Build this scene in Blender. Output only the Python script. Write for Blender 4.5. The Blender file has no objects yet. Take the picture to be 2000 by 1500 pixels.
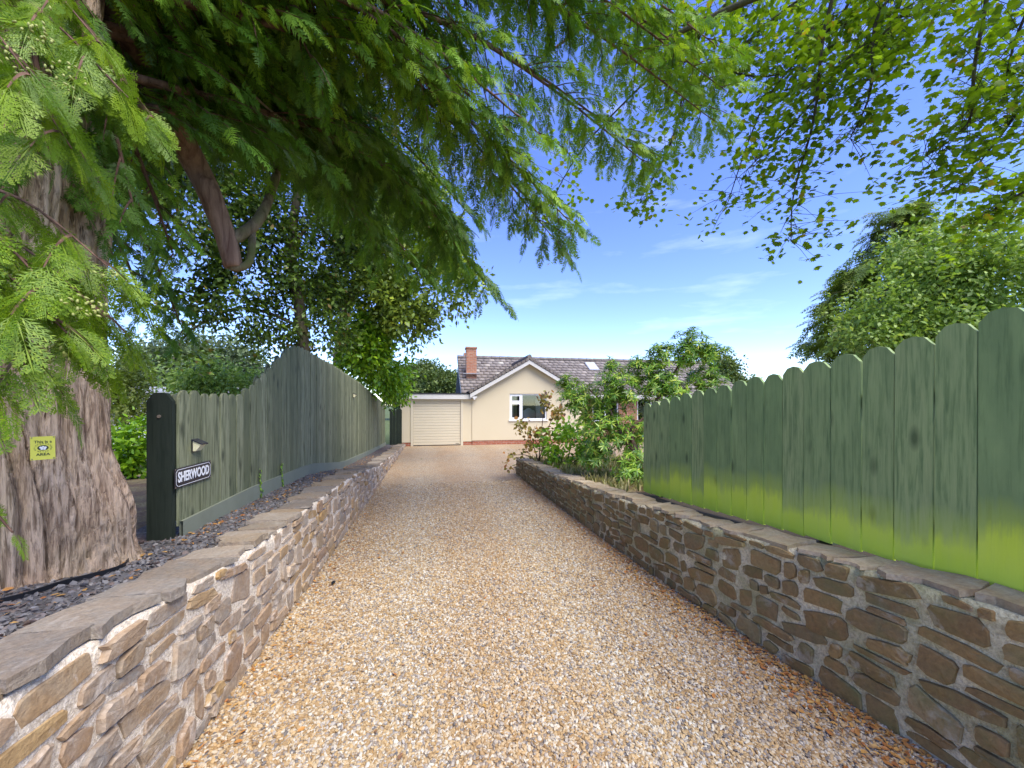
import bpy, bmesh, math, random
import numpy as np
from mathutils import Vector, Matrix, noise
random.seed(7); RNG = np.random.default_rng(11)
SC = bpy.context.scene
COL = SC.collection
R = math.radians

# ------------------------------------------------------------------ camera
CAM_H, F_PX, HOR = 1.75, 770.0, 790.0       # metres, pixels of the 2000 px photo, horizon row
YAW = R(11.3)                               # the drive runs along +Y; the camera looks a little to its right
cd = bpy.data.cameras.new('camera'); cam = bpy.data.objects.new('camera', cd); COL.objects.link(cam)
cam.location = (0, 0, CAM_H); cam.rotation_euler = (R(90), 0, -YAW)
cd.sensor_width = 36; cd.lens = 36 * F_PX / 2000; cd.shift_y = (HOR - 750) / 2000
cd.clip_start = 0.05; cd.clip_end = 2000
SC.camera = cam
# ------------------------------------------------------------------ sky, sun, exposure
SUN_EL, SUN_AZ = R(58), R(146)              # compass azimuth from +Y, clockwise: behind the camera, to the right
w = bpy.data.worlds.new('World'); SC.world = w; w.use_nodes = True
nt = w.node_tree; nt.nodes.clear()
wo = nt.nodes.new('ShaderNodeOutputWorld'); bg = nt.nodes.new('ShaderNodeBackground')
sky = nt.nodes.new('ShaderNodeTexSky'); sky.sky_type = 'NISHITA'; sky.sun_disc = False
sky.sun_elevation = SUN_EL; sky.sun_rotation = SUN_AZ; sky.altitude = 1200
sky.air_density = 1.0; sky.dust_density = 0.0; sky.ozone_density = 3.0
# thin high cloud: same everywhere in the sky
tc = nt.nodes.new('ShaderNodeTexCoord'); mp = nt.nodes.new('ShaderNodeMapping'); mp.inputs['Scale'].default_value = (1.4, 1.4, 7.0)
cn = nt.nodes.new('ShaderNodeTexNoise'); cn.inputs['Scale'].default_value = 2.6; cn.inputs['Detail'].default_value = 7; cn.inputs['Roughness'].default_value = 0.55
cr = nt.nodes.new('ShaderNodeValToRGB'); cr.color_ramp.elements[0].position = 0.56; cr.color_ramp.elements[1].position = 0.92
cr.color_ramp.elements[0].color = (0, 0, 0, 1); cr.color_ramp.elements[1].color = (0.22, 0.22, 0.22, 1)
mx = nt.nodes.new('ShaderNodeMix'); mx.data_type = 'RGBA'; mx.inputs[7].default_value = (7.0, 7.6, 8.2, 1)
nt.links.new(tc.outputs['Generated'], mp.inputs['Vector']); nt.links.new(mp.outputs[0], cn.inputs['Vector'])
nt.links.new(cn.outputs['Fac'], cr.inputs['Fac']); nt.links.new(cr.outputs[0], mx.inputs[0])
hs = nt.nodes.new('ShaderNodeHueSaturation'); hs.inputs['Hue'].default_value = 0.522; hs.inputs['Saturation'].default_value = 1.16; hs.inputs['Value'].default_value = 0.97
nt.links.new(sky.outputs[0], hs.inputs['Color']); nt.links.new(hs.outputs[0], mx.inputs[6]); nt.links.new(mx.outputs[2], bg.inputs['Color'])
bg.inputs['Strength'].default_value = 0.15
nt.links.new(bg.outputs[0], wo.inputs[0])
sl = bpy.data.lights.new('sun', 'SUN'); so = bpy.data.objects.new('sun', sl); COL.objects.link(so)
sl.energy = 2.6; sl.angle = R(44); sl.color = (1.0, 0.945, 0.84)
sdir = Vector((math.sin(SUN_AZ) * math.cos(SUN_EL), math.cos(SUN_AZ) * math.cos(SUN_EL), math.sin(SUN_EL)))
so.rotation_euler = sdir.to_track_quat('Z', 'Y').to_euler(); so.location = sdir * 40
SC.view_settings.view_transform = 'Standard'; SC.view_settings.look = 'None'
SC.view_settings.exposure = 1.42; SC.view_settings.gamma = 1.0; SC.view_settings.use_curve_mapping = False

# ------------------------------------------------------------------ helpers
CA, SA = math.cos(YAW), math.sin(YAW)
def pix(px, py, d):
    """point at forward depth d (m) on the ray of photo pixel (px, py)"""
    r = (px - 1000) / F_PX * d; u = (HOR - py) / F_PX * d
    return Vector((r * CA + d * SA, -r * SA + d * CA, CAM_H + u))
def tan_drive(px):
    return math.tan(math.atan((px - 1000) / F_PX) + YAW)
def at_y(px, py, Y):
    r = (px - 1000) / F_PX
    return pix(px, py, Y / (CA - r * SA))
def at_x(px, py, X):
    r = (px - 1000) / F_PX
    return pix(px, py, X / (r * CA + SA))
def lerp_tab(tab, v):
    if v <= tab[0][0]: return tab[0][1]
    for (a, fa), (b, fb) in zip(tab, tab[1:]):
        if v <= b: return fa + (fb - fa) * (v - a) / (b - a)
    return tab[-1][1]
def N3(x, y=0.0, z=0.0): return noise.noise(Vector((x, y, z)))
def tag(o, label=None, cat=None, group=None, kind=None):
    if label: o['label'] = label
    if cat: o['category'] = cat
    if group: o['group'] = group
    if kind: o['kind'] = kind
    return o
def link(name, me, mat=None, parent=None):
    o = bpy.data.objects.new(name, me); COL.objects.link(o)
    if mat is not None and me is not None and not me.materials: me.materials.append(mat)
    if parent is not None:
        o.parent = parent; o.matrix_parent_inverse = Matrix.Translation(-parent.location) if parent.rotation_euler == Vector((0, 0, 0)) or True else None
    return o
def empty(name, loc=(0, 0, 0)):
    o = bpy.data.objects.new(name, None); COL.objects.link(o); o.location = loc; o.empty_display_size = 0.2
    return o
def mesh(name, verts, faces, smooth=False):
    me = bpy.data.meshes.new(name); me.from_pydata([tuple(v) for v in verts], [], faces); me.update()
    if smooth: me.polygons.foreach_set('use_smooth', [True] * len(me.polygons))
    return me
def obj(name, verts, faces, mat, parent=None, smooth=False):
    return link(name, mesh(name, verts, faces, smooth), mat, parent)
def np_mesh(name, V, T, rnd=None, smooth=False):
    """V (n,3), T (m,3) triangles; rnd (m,) per-face tint"""
    me = bpy.data.meshes.new(name); m = len(T)
    me.vertices.add(len(V)); me.vertices.foreach_set('co', np.ascontiguousarray(V, dtype=np.float32).ravel())
    me.loops.add(m * 3); me.loops.foreach_set('vertex_index', np.ascontiguousarray(T, dtype=np.int32).ravel())
    me.polygons.add(m); me.polygons.foreach_set('loop_start', np.arange(0, m * 3, 3, dtype=np.int32))
    me.polygons.foreach_set('loop_total', np.full(m, 3, dtype=np.int32))
    if smooth: me.polygons.foreach_set('use_smooth', np.ones(m, dtype=bool))
    if rnd is not None:
        a = me.attributes.new('rnd', 'FLOAT', 'FACE'); a.data.foreach_set('value', np.asarray(rnd, dtype=np.float32))
    me.update(calc_edges=True); me.validate()
    return me
class MB:
    """collects simple solids into one mesh"""
    def __init__(s): s.v = []; s.f = []
    def add(s, vs, fs):
        k = len(s.v); s.v += [tuple(v) for v in vs]; s.f += [[i + k for i in f] for f in fs]; return s
    def box(s, x0, x1, y0, y1, z0, z1):
        return s.add([(x0, y0, z0), (x1, y0, z0), (x1, y1, z0), (x0, y1, z0), (x0, y0, z1), (x1, y0, z1), (x1, y1, z1), (x0, y1, z1)],
                     [(0, 3, 2, 1), (4, 5, 6, 7), (0, 1, 5, 4), (1, 2, 6, 5), (2, 3, 7, 6), (3, 0, 4, 7)])
    def prism(s, poly, a, b, axis='y'):
        """poly in the plane normal to axis, from a to b"""
        n = len(poly)
        def P(p, t):
            return {'y': (p[0], t, p[1]), 'x': (t, p[0], p[1]), 'z': (p[0], p[1], t)}[axis]
        vs = [P(p, a) for p in poly] + [P(p, b) for p in poly]
        fs = [list(range(n)), list(range(2 * n - 1, n - 1, -1))] + [(i, i + n, (i + 1) % n + n, (i + 1) % n) for i in range(n)]
        return s.add(vs, fs)
    def tube(s, pts, rad, n=8, jit=0.0, cap=True):
        pts = [Vector(p) for p in pts]; k0 = len(s.v); side = None
        for i, p in enumerate(pts):
            t = (pts[min(i + 1, len(pts) - 1)] - pts[max(i - 1, 0)]).normalized()
            if side is None: side = t.orthogonal().normalized()
            side = (side - t * side.dot(t)).normalized(); up = t.cross(side); r = rad[i]
            for k in range(n):
                a = 2 * math.pi * k / n; rr = r * (1 + jit * (N3(p.x * 5 + 3 * math.cos(a), p.y * 5 + 3 * math.sin(a), p.z * 3)))
                s.v.append(tuple(p + (side * math.cos(a) + up * math.sin(a)) * rr))
        for i in range(len(pts) - 1):
            for k in range(n):
                a, b = k0 + i * n + k, k0 + i * n + (k + 1) % n
                s.f.append([a, b, b + n, a + n])
        if cap:
            s.f.append([k0 + k for k in range(n)][::-1]); e = k0 + (len(pts) - 1) * n; s.f.append([e + k for k in range(n)])
        return s
    def build(s, name, mat, parent=None, smooth=False):
        o = obj(name, s.v, s.f, mat, parent, smooth)
        bm = bmesh.new(); bm.from_mesh(o.data); bmesh.ops.recalc_face_normals(bm, faces=bm.faces[:]); bm.to_mesh(o.data); bm.free()
        return o

# ------------------------------------------------------------------ materials
class NT:
    def __init__(s, name):
        s.m = bpy.data.materials.new(name); s.m.use_nodes = True; s.t = s.m.node_tree; s.t.nodes.clear()
        s.out = s.n('ShaderNodeOutputMaterial')
    def n(s, typ, **kw):
        nd = s.t.nodes.new(typ)
        for k, v in kw.items():
            if hasattr(nd, k): setattr(nd, k, v)
            else: nd.inputs[k.replace('_', ' ')].default_value = v
        return nd
    def l(s, a, b): s.t.links.new(a, b)
    def coord(s, kind='Object', scale=(1, 1, 1)):
        c = s.n('ShaderNodeTexCoord'); m = s.n('ShaderNodeMapping'); m.inputs['Scale'].default_value = scale
        s.l(c.outputs[kind], m.inputs['Vector']); return m.outputs[0]
    def noise(s, vec, scale, detail=4, rough=0.55, dist=0.0):
        nd = s.n('ShaderNodeTexNoise'); nd.inputs['Scale'].default_value = scale; nd.inputs['Detail'].default_value = detail
        nd.inputs['Roughness'].default_value = rough; nd.inputs['Distortion'].default_value = dist; s.l(vec, nd.inputs['Vector']); return nd.outputs['Fac']
    def ramp(s, fac, stops, interp='LINEAR'):
        nd = s.n('ShaderNodeValToRGB'); cr = nd.color_ramp; cr.interpolation = interp
        while len(cr.elements) < len(stops): cr.elements.new(0.5)
        for e, (p, c) in zip(cr.elements, stops):
            e.position = p; e.color = (c[0], c[1], c[2], 1) if hasattr(c, '__len__') else (c, c, c, 1)
        s.l(fac, nd.inputs['Fac']); return nd.outputs[0]
    def mix(s, fac, a, b, mode='MIX'):
        nd = s.n('ShaderNodeMix'); nd.data_type = 'RGBA'; nd.blend_type = mode
        for i, v in ((0, fac), (6, a), (7, b)):
            if hasattr(v, 'is_linked') or hasattr(v, 'links'): s.l(v, nd.inputs[i])
            elif i == 0: nd.inputs[0].default_value = v
            else: nd.inputs[i].default_value = (v[0], v[1], v[2], 1)
        return nd.outputs[2]
    def math(s, op, a, b=0.0, clamp=False):
        nd = s.n('ShaderNodeMath'); nd.operation = op; nd.use_clamp = clamp
        for i, v in ((0, a), (1, b)):
            if hasattr(v, 'links'): s.l(v, nd.inputs[i])
            else: nd.inputs[i].default_value = v
        return nd.outputs[0]
    def sep(s, vec):
        nd = s.n('ShaderNodeSeparateXYZ'); s.l(vec, nd.inputs[0]); return nd.outputs
    def bump(s, h, strength=0.5, dist=0.01):
        nd = s.n('ShaderNodeBump'); nd.inputs['Strength'].default_value = strength; nd.inputs['Distance'].default_value = dist
        s.l(h, nd.inputs['Height']); return nd.outputs[0]
    def objrand(s): return s.n('ShaderNodeObjectInfo').outputs['Random']
    def attr(s, name):
        nd = s.n('ShaderNodeAttribute'); nd.attribute_name = name; return nd.outputs['Fac']
    def fin(s, col, rough=0.8, bump=None, spec=0.3, metal=0.0, transl=None):
        p = s.n('ShaderNodeBsdfPrincipled')
        if hasattr(col, 'links'): s.l(col, p.inputs['Base Color'])
        else: p.inputs['Base Color'].default_value = (*col, 1)
        if hasattr(rough, 'links'): s.l(rough, p.inputs['Roughness'])
        else: p.inputs['Roughness'].default_value = rough
        p.inputs['Specular IOR Level'].default_value = spec; p.inputs['Metallic'].default_value = metal
        if bump is not None: s.l(bump, p.inputs['Normal'])
        if transl:
            tr = s.n('ShaderNodeBsdfTranslucent'); ms = s.n('ShaderNodeMixShader'); ms.inputs[0].default_value = transl[0]
            tc = s.mix(1.0, col, transl[1], 'MULTIPLY'); s.l(tc, tr.inputs['Color'])
            s.l(p.outputs[0], ms.inputs[1]); s.l(tr.outputs[0], ms.inputs[2]); s.l(ms.outputs[0], s.out.inputs[0])
        else: s.l(p.outputs[0], s.out.inputs[0])
        return s.m
M = {}
def plain(name, col, rough=0.6, nscale=6.0, amt=0.12, bump=0.1, spec=0.3, metal=0.0):
    t = NT(name); v = t.coord(); f = t.noise(v, nscale, 5)
    c = t.mix(f, [x * (1 - amt) for x in col], [min(1, x * (1 + amt)) for x in col])
    M[name] = t.fin(c, rough, t.bump(t.noise(v, nscale * 8, 4), bump, 0.004), spec, metal); return M[name]
def leaf_mat(name, stops, transl=0.35, tcol=(1.0, 1.0, 0.45), rough=0.45, spec=0.35):
    t = NT(name); c = t.ramp(t.attr('rnd'), stops); M[name] = t.fin(c, rough, None, spec, 0, (transl, tcol)); return M[name]
def rock_mat(name, stops, moss=None, bump=0.7, nscale=9.0, rust=0.45, smear=None):
    """stone whose colour changes from stone to stone, with veins and stains"""
    t = NT(name); v = t.coord('Object'); r = t.objrand()
    base = t.ramp(r, stops)
    off = t.n('ShaderNodeVectorMath'); off.operation = 'ADD'; t.l(v, off.inputs[0])
    cx = t.n('ShaderNodeCombineXYZ'); t.l(t.math('MULTIPLY', r, 37.0), cx.inputs[0]); t.l(cx.outputs[0], off.inputs[1])
    n1 = t.noise(off.outputs[0], nscale, 6, 0.65, 0.6); n2 = t.noise(off.outputs[0], nscale * 5, 5, 0.7)
    c = t.mix(t.ramp(n1, [(0.38, 0.0), (0.62, 1.0)]), base, t.mix(rust, base, (0.36, 0.20, 0.07)))
    c = t.mix(t.ramp(n2, [(0.35, 0.55), (0.65, 0.0)]), c, t.mix(1.0, c, (0.45, 0.42, 0.42), 'MULTIPLY'))
    if smear: c = t.mix(t.ramp(t.noise(off.outputs[0], 5.0, 7, 0.7, 0.8), [(0.56, 0.0), (0.66, smear[0])]), c, smear[1])
    if moss:
        mm = t.ramp(t.noise(off.outputs[0], 4.0, 5, 0.6), [(0.45, 0.0), (0.68, moss[0])]); c = t.mix(mm, c, moss[1])
    h = t.math('ADD', n1, t.math('MULTIPLY', n2, 0.5))
    M[name] = t.fin(c, 0.75, t.bump(h, bump, 0.015), 0.3); return M[name]
# ---- materials of the setting
def gravel_stops():
    return [(0.0, (0.343, 0.239, 0.121)), (0.16, (0.424, 0.324, 0.191)), (0.30, (0.453, 0.388, 0.282)), (0.44, (0.302, 0.197, 0.091)), (0.56, (0.508, 0.471, 0.386)),
            (0.68, (0.248, 0.211, 0.177)), (0.78, (0.439, 0.310, 0.155)), (0.88, (0.357, 0.324, 0.282)), (0.95, (0.151, 0.140, 0.133)), (1.0, (0.563, 0.547, 0.493))]
def track_stain(t, c):
    # earthier strips between and beside the wheel tracks
    g = t.n('ShaderNodeNewGeometry'); xyz = t.sep(g.outputs['Position']); mp = t.n('ShaderNodeMapping'); mp.inputs['Scale'].default_value = (1.0, 0.35, 1.0); t.l(g.outputs['Position'], mp.inputs[0])
    n = t.noise(mp.outputs[0], 1.6, 5, 0.6); x = t.math('ADD', xyz[0], t.math('MULTIPLY', t.math('SUBTRACT', n, 0.5), 0.7))
    band = t.ramp(t.math('PINGPONG', t.math('ADD', x, 0.25), 0.75), [(0.12, 0.0), (0.55, 0.55)])
    c = t.mix(t.math('MULTIPLY', band, t.ramp(n, [(0.3, 0.25), (0.65, 1.0)])), c, t.mix(1.0, c, (0.86, 0.72, 0.58), 'MULTIPLY'))
    return c
t = NT('gravel_stone'); M['gravel_stone'] = t.fin(track_stain(t, t.ramp(t.objrand(), gravel_stops(), 'CONSTANT')), 0.6, None, 0.35)
def gravel_sheet():
    t = NT('gravel_sheet'); v = t.coord('Object')
    vo = t.n('ShaderNodeTexVoronoi'); vo.inputs['Scale'].default_value = 62.0; t.l(v, vo.inputs['Vector'])
    sx = t.n('ShaderNodeSeparateColor'); t.l(vo.outputs['Color'], sx.inputs[0])
    c = t.ramp(sx.outputs[0], gravel_stops(), 'CONSTANT')
    c = t.mix(t.ramp(vo.outputs['Distance'], [(0.45, 0.0), (0.85, 0.75)]), c, (0.16, 0.11, 0.07))
    big = t.noise(v, 0.9, 4); c = t.mix(t.ramp(big, [(0.35, 0.0), (0.7, 0.28)]), c, (0.50, 0.33, 0.18))
    c = track_stain(t, c)
    M['gravel_sheet'] = t.fin(c, 0.8, t.bump(t.math('SUBTRACT', 1.0, vo.outputs['Distance']), 0.8, 0.012), 0.25)
gravel_sheet()
t = NT('slate_chip'); M['slate_chip'] = t.fin(t.ramp(t.objrand(), [(0, (0.065, 0.060, 0.058)), (0.45, (0.12, 0.112, 0.108)), (0.75, (0.18, 0.17, 0.165)), (0.9, (0.13, 0.085, 0.065)), (1.0, (0.28, 0.265, 0.25))]), 0.55, None, 0.4)
t = NT('slate_bed'); v = t.coord(); vo = t.n('ShaderNodeTexVoronoi'); vo.inputs['Scale'].default_value = 38; t.l(v, vo.inputs['Vector'])
sx = t.n('ShaderNodeSeparateColor'); t.l(vo.outputs['Color'], sx.inputs[0])
c = t.ramp(sx.outputs[0], [(0, (0.04, 0.037, 0.036)), (0.5, (0.095, 0.088, 0.084)), (0.85, (0.14, 0.105, 0.085)), (1, (0.19, 0.18, 0.17))])
c = t.mix(t.ramp(t.noise(v, 1.3, 5), [(0.48, 0.0), (0.72, 0.55)]), c, (0.13, 0.065, 0.04))
M['slate_bed'] = t.fin(c, 0.8, t.bump(vo.outputs['Distance'], 0.8, 0.015))
t = NT('soil'); v = t.coord(); n1 = t.noise(v, 3, 6, 0.65); n2 = t.noise(v, 40, 5, 0.7)
c = t.mix(t.ramp(n1, [(0.4, 0.0), (0.65, 1.0)]), (0.20, 0.13, 0.08), (0.36, 0.30, 0.13)); c = t.mix(t.ramp(n2, [(0.4, 0.6), (0.6, 0.0)]), c, (0.08, 0.05, 0.03))
M['soil'] = t.fin(c, 0.95, t.bump(n2, 0.8, 0.03))
t = NT('grass_ground'); v = t.coord(); n1 = t.noise(v, 0.25, 6, 0.65); n2 = t.noise(v, 14, 5, 0.7)
c = t.mix(n1, (0.07, 0.115, 0.03), (0.15, 0.17, 0.06)); c = t.mix(t.ramp(n2, [(0.4, 0.6), (0.6, 0.0)]), c, (0.045, 0.065, 0.02))
M['grass_ground'] = t.fin(c, 0.95, t.bump(n2, 0.8, 0.04))
# mortar: left pale pink-grey, right green-stained cream
def mortar(name, a, b, moss):
    t = NT(name); v = t.coord(); n1 = t.noise(v, 4.5, 6, 0.65); n2 = t.noise(v, 60, 4, 0.7)
    c = t.mix(n1, a, b); c = t.mix(t.ramp(n2, [(0.38, 0.6), (0.58, 0.0)]), c, (0.30, 0.23, 0.16))
    if moss: c = t.mix(t.ramp(t.noise(v, 2.6, 6, 0.65), [(0.40, 0.0), (0.62, moss)]), c, (0.20, 0.21, 0.06))
    M[name] = t.fin(c, 0.95, t.bump(t.math('ADD', n1, t.math('MULTIPLY', n2, 0.8)), 1.0, 0.018), 0.15)
mortar('mortar_pale', (0.76, 0.65, 0.51), (0.90, 0.81, 0.68), 0.0)
mortar('mortar_mossy', (0.70, 0.61, 0.38), (0.90, 0.81, 0.56), 0.6)
rock_mat('stone_pale', [(0, (0.328, 0.235, 0.170)), (0.2, (0.459, 0.355, 0.247)), (0.38, (0.318, 0.290, 0.255)), (0.55, (0.459, 0.312, 0.143)), (0.7, (0.394, 0.323, 0.255)), (0.85, (0.547, 0.462, 0.359)), (1, (0.261, 0.248, 0.228))], smear=(0.7, (0.58, 0.50, 0.42)))
rock_mat('stone_brown', [(0, (0.174, 0.123, 0.056)), (0.3, (0.266, 0.178, 0.079)), (0.55, (0.208, 0.168, 0.089)), (0.8, (0.323, 0.213, 0.082)), (1, (0.347, 0.279, 0.150))], (0.55, (0.15, 0.16, 0.05)), smear=(0.6, (0.46, 0.42, 0.32)))
rock_mat('slate_coping', [(0, (0.206, 0.185, 0.160)), (0.35, (0.293, 0.247, 0.183)), (0.6, (0.370, 0.268, 0.155)), (0.8, (0.251, 0.226, 0.191)), (1, (0.413, 0.350, 0.265))], None, 1.0, rust=0.2, smear=(0.35, (0.45, 0.40, 0.34)))
rock_mat('slate_grey', [(0, (0.365, 0.310, 0.226)), (0.5, (0.534, 0.438, 0.289)), (1, (0.706, 0.584, 0.390))], (0.4, (0.16, 0.15, 0.07)))
# fence paint
def board_mat(name, dark, light, grey, algae_h, rail=False):
    t = NT(name); v = t.coord('Object'); r = t.objrand()
    off = t.n('ShaderNodeVectorMath'); off.operation = 'ADD'; t.l(v, off.inputs[0])
    cx = t.n('ShaderNodeCombineXYZ'); t.l(t.math('MULTIPLY', r, 53.0), cx.inputs[0]); t.l(t.math('MULTIPLY', r, 29.0), cx.inputs[2]); t.l(cx.outputs[0], off.inputs[1])
    mp = t.n('ShaderNodeMapping'); mp.inputs['Scale'].default_value = (9, 9, 0.55); t.l(off.outputs[0], mp.inputs[0])
    grain = t.noise(mp.outputs[0], 6.0, 6, 0.65, 0.4)
    mp2 = t.n('ShaderNodeMapping'); mp2.inputs['Scale'].default_value = (3, 3, 1.0); t.l(off.outputs[0], mp2.inputs[0])
    blot = t.noise(mp2.outputs[0], 1.8, 5, 0.6)
    # knots
    mk = t.n('ShaderNodeMapping'); mk.inputs['Scale'].default_value = (6.5, 6.5, 2.6); t.l(off.outputs[0], mk.inputs[0])
    vo = t.n('ShaderNodeTexVoronoi'); vo.inputs['Scale'].default_value = 1.0; t.l(mk.outputs[0], vo.inputs['Vector'])
    c = t.mix(t.ramp(blot, [(0.3, 0.0), (0.7, 1.0)]), dark, light)
    c = t.mix(t.math('MULTIPLY', t.ramp(r, [(0, 0.0), (1, 0.8)]), t.ramp(grain, [(0.35, 0.0), (0.65, 1.0)])), c, grey)
    c = t.mix(t.ramp(grain, [(0.3, 0.45), (0.5, 0.0)]), c, [x * 0.45 for x in dark])
    c = t.mix(t.ramp(vo.outputs['Distance'], [(0.06, 0.8), (0.22, 0.0)]), c, [x * 0.4 for x in dark])
    if algae_h > 0:
        z = t.sep(v)[2]; edge = t.math('ADD', z, t.math('MULTIPLY', t.math('SUBTRACT', grain, 0.5), 0.14))
        edge = t.math('ADD', edge, t.math('MULTIPLY', t.math('SUBTRACT', r, 0.5), 0.12)); edge = t.math('ADD', edge, t.math('MULTIPLY', t.math('SUBTRACT', blot, 0.5), 0.32))
        a = t.ramp(t.math('DIVIDE', edge, algae_h * 2.0), [(0.12, 1.0), (0.36, 0.85), (0.55, 0.30), (0.85, 0.0)])
        c = t.mix(a, c, t.mix(blot, (0.60, 0.74, 0.03), (0.76, 0.86, 0.13)))
    M[name] = t.fin(c, 0.7, t.bump(grain, 0.35, 0.004), 0.25)
board_mat('fence_green', (0.140, 0.215, 0.085), (0.245, 0.340, 0.130), (0.37, 0.42, 0.18), 0.24)
board_mat('fence_weathered', (0.092, 0.106, 0.056), (0.165, 0.180, 0.092), (0.38, 0.38, 0.23), 0.0)
board_mat('post_dark', (0.016, 0.024, 0.016), (0.026, 0.034, 0.023), (0.034, 0.040, 0.03), 0.0)
plain('gravel_board', (0.215, 0.23, 0.165), 0.8, 5, 0.2)
# house
t = NT('render_cream'); v = t.coord(); n1 = t.noise(v, 0.8, 5); n2 = t.noise(v, 60, 3)
M['render_cream'] = t.fin(t.mix(n1, (0.60, 0.51, 0.345), (0.66, 0.575, 0.41)), 0.9, t.bump(n2, 0.3, 0.006), 0.15)
plain('door_cream', (0.62, 0.545, 0.40), 0.5, 3, 0.05)
plain('upvc_white', (0.80, 0.81, 0.82), 0.35, 3, 0.03, 0.02, 0.5)
plain('fascia_white', (0.60, 0.58, 0.54), 0.5, 3, 0.06)
plain('felt_dark', (0.035, 0.036, 0.04), 0.9)
plain('lead', (0.33, 0.34, 0.36), 0.6, 8, 0.2)
def brick_mat(name, c1, c2, mort, rot=(0, 0, 0)):
    t = NT(name); c = t.n('ShaderNodeTexCoord'); m = t.n('ShaderNodeMapping'); m.inputs['Rotation'].default_value = rot; t.l(c.outputs['Object'], m.inputs[0])
    b = t.n('ShaderNodeTexBrick'); t.l(m.outputs[0], b.inputs['Vector']); b.inputs['Scale'].default_value = 1.0
    b.inputs['Brick Width'].default_value = 0.225; b.inputs['Row Height'].default_value = 0.075; b.inputs['Mortar Size'].default_value = 0.008
    b.inputs['Color1'].default_value = (*c1, 1); b.inputs['Color2'].default_value = (*c2, 1); b.inputs['Mortar'].default_value = (*mort, 1)
    col = t.mix(t.ramp(t.noise(m.outputs[0], 9, 5), [(0.3, 0.5), (0.6, 0.0)]), b.outputs['Color'], [x * 0.5 for x in c1])
    M[name] = t.fin(col, 0.85, t.bump(t.math('SUBTRACT', 1.0, b.outputs['Fac']), 0.5, 0.006))
brick_mat('brick_red', (0.36, 0.105, 0.055), (0.44, 0.15, 0.085), (0.38, 0.30, 0.25), (R(90), 0, 0))
brick_mat('brick_orange', (0.42, 0.16, 0.085), (0.52, 0.24, 0.13), (0.42, 0.34, 0.28), (R(90), 0, 0))
t = NT('roof_tile'); v = t.coord(); c = t.ramp(t.attr('rnd'), [(0, (0.165, 0.140, 0.125)), (0.4, (0.195, 0.165, 0.148)), (0.85, (0.23, 0.20, 0.18)), (0.97, (0.33, 0.28, 0.24)), (1, (0.42, 0.39, 0.33))])
c = t.mix(t.ramp(t.noise(v, 7, 5, 0.7), [(0.52, 0.0), (0.72, 0.5)]), c, (0.42, 0.39, 0.33)); M['roof_tile'] = t.fin(c, 0.9, t.bump(t.noise(v, 30, 4), 0.4, 0.01))
t = NT('glass'); g = t.n('ShaderNodeBsdfGlossy'); g.inputs['Roughness'].default_value = 0.02; tr = t.n('ShaderNodeBsdfTransparent'); tr.inputs['Color'].default_value = (0.80, 0.84, 0.84, 1)
fr = t.n('ShaderNodeFresnel'); fr.inputs['IOR'].default_value = 1.7; ms = t.n('ShaderNodeMixShader'); t.l(fr.outputs[0], ms.inputs[0]); t.l(tr.outputs[0], ms.inputs[1]); t.l(g.outputs[0], ms.inputs[2]); t.l(ms.outputs[0], t.out.inputs[0]); M['glass'] = t.m
plain('skylight_glass', (0.62, 0.67, 0.70), 0.08, 1, 0.05, 0.0, 0.8)
plain('curtain', (0.62, 0.60, 0.56), 0.9, 3, 0.08)
plain('room', (0.16, 0.145, 0.13), 0.9); plain('chair_white', (0.78, 0.77, 0.74), 0.5)
plain('black_plastic', (0.018, 0.018, 0.022), 0.35); plain('solar_cell', (0.03, 0.028, 0.04), 0.15, 3, 0.2, 0, 0.6)
plain('lamp_lens', (0.72, 0.66, 0.42), 0.3, 30, 0.12); plain('sign_black', (0.028, 0.024, 0.030), 0.35); plain('sign_white', (0.82, 0.82, 0.82), 0.5)
plain('sign_yellow', (0.68, 0.66, 0.10), 0.45, 4, 0.06); plain('sign_ink', (0.05, 0.06, 0.03), 0.5); plain('screw', (0.30, 0.24, 0.18), 0.5, 20, 0.2, 0.1, 0.4, 0.5)
plain('black_sheet', (0.012, 0.013, 0.016), 0.5); plain('dark_leaf', (0.012, 0.014, 0.016), 0.4); plain('rail_wood', (0.05, 0.065, 0.042), 0.85)

# ------------------------------------------------------------------ ground
XL = [(0, -1.22), (2.2, -1.21), (6, -1.16), (17.2, -1.16)]                                  # foot of the left wall: Y -> X
XR = [(-3, 2.62), (1.45, 2.43), (3.2, 2.24), (6.0, 2.12), (9.7, 2.04)]                        # foot of the right wall
ZL = [(-3, .95), (1.6, .90), (3.0, .775), (5.5, .735), (6.6, .70), (9.0, .43), (13, .27), (17.2, .12)]   # top of the left wall
ZR = [(-3, 1.0), (1.4, .86), (3.0, .74), (4.7, .62), (7.0, .50), (9.7, .42)]                  # top of the right wall
def left_bed_z(x, y):
    z = lerp_tab(ZL, y) - 0.045
    return z + 0.012 * N3(x * 2.1, y * 2.1, 3)
def right_bed_z(x, y):
    z = lerp_tab(ZR, y) - 0.05 if y < 9.7 else max(0.02, 0.37 - (y - 9.7) * 0.28)
    return z + 0.015 * N3(x * 2, y * 2, 8)
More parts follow.
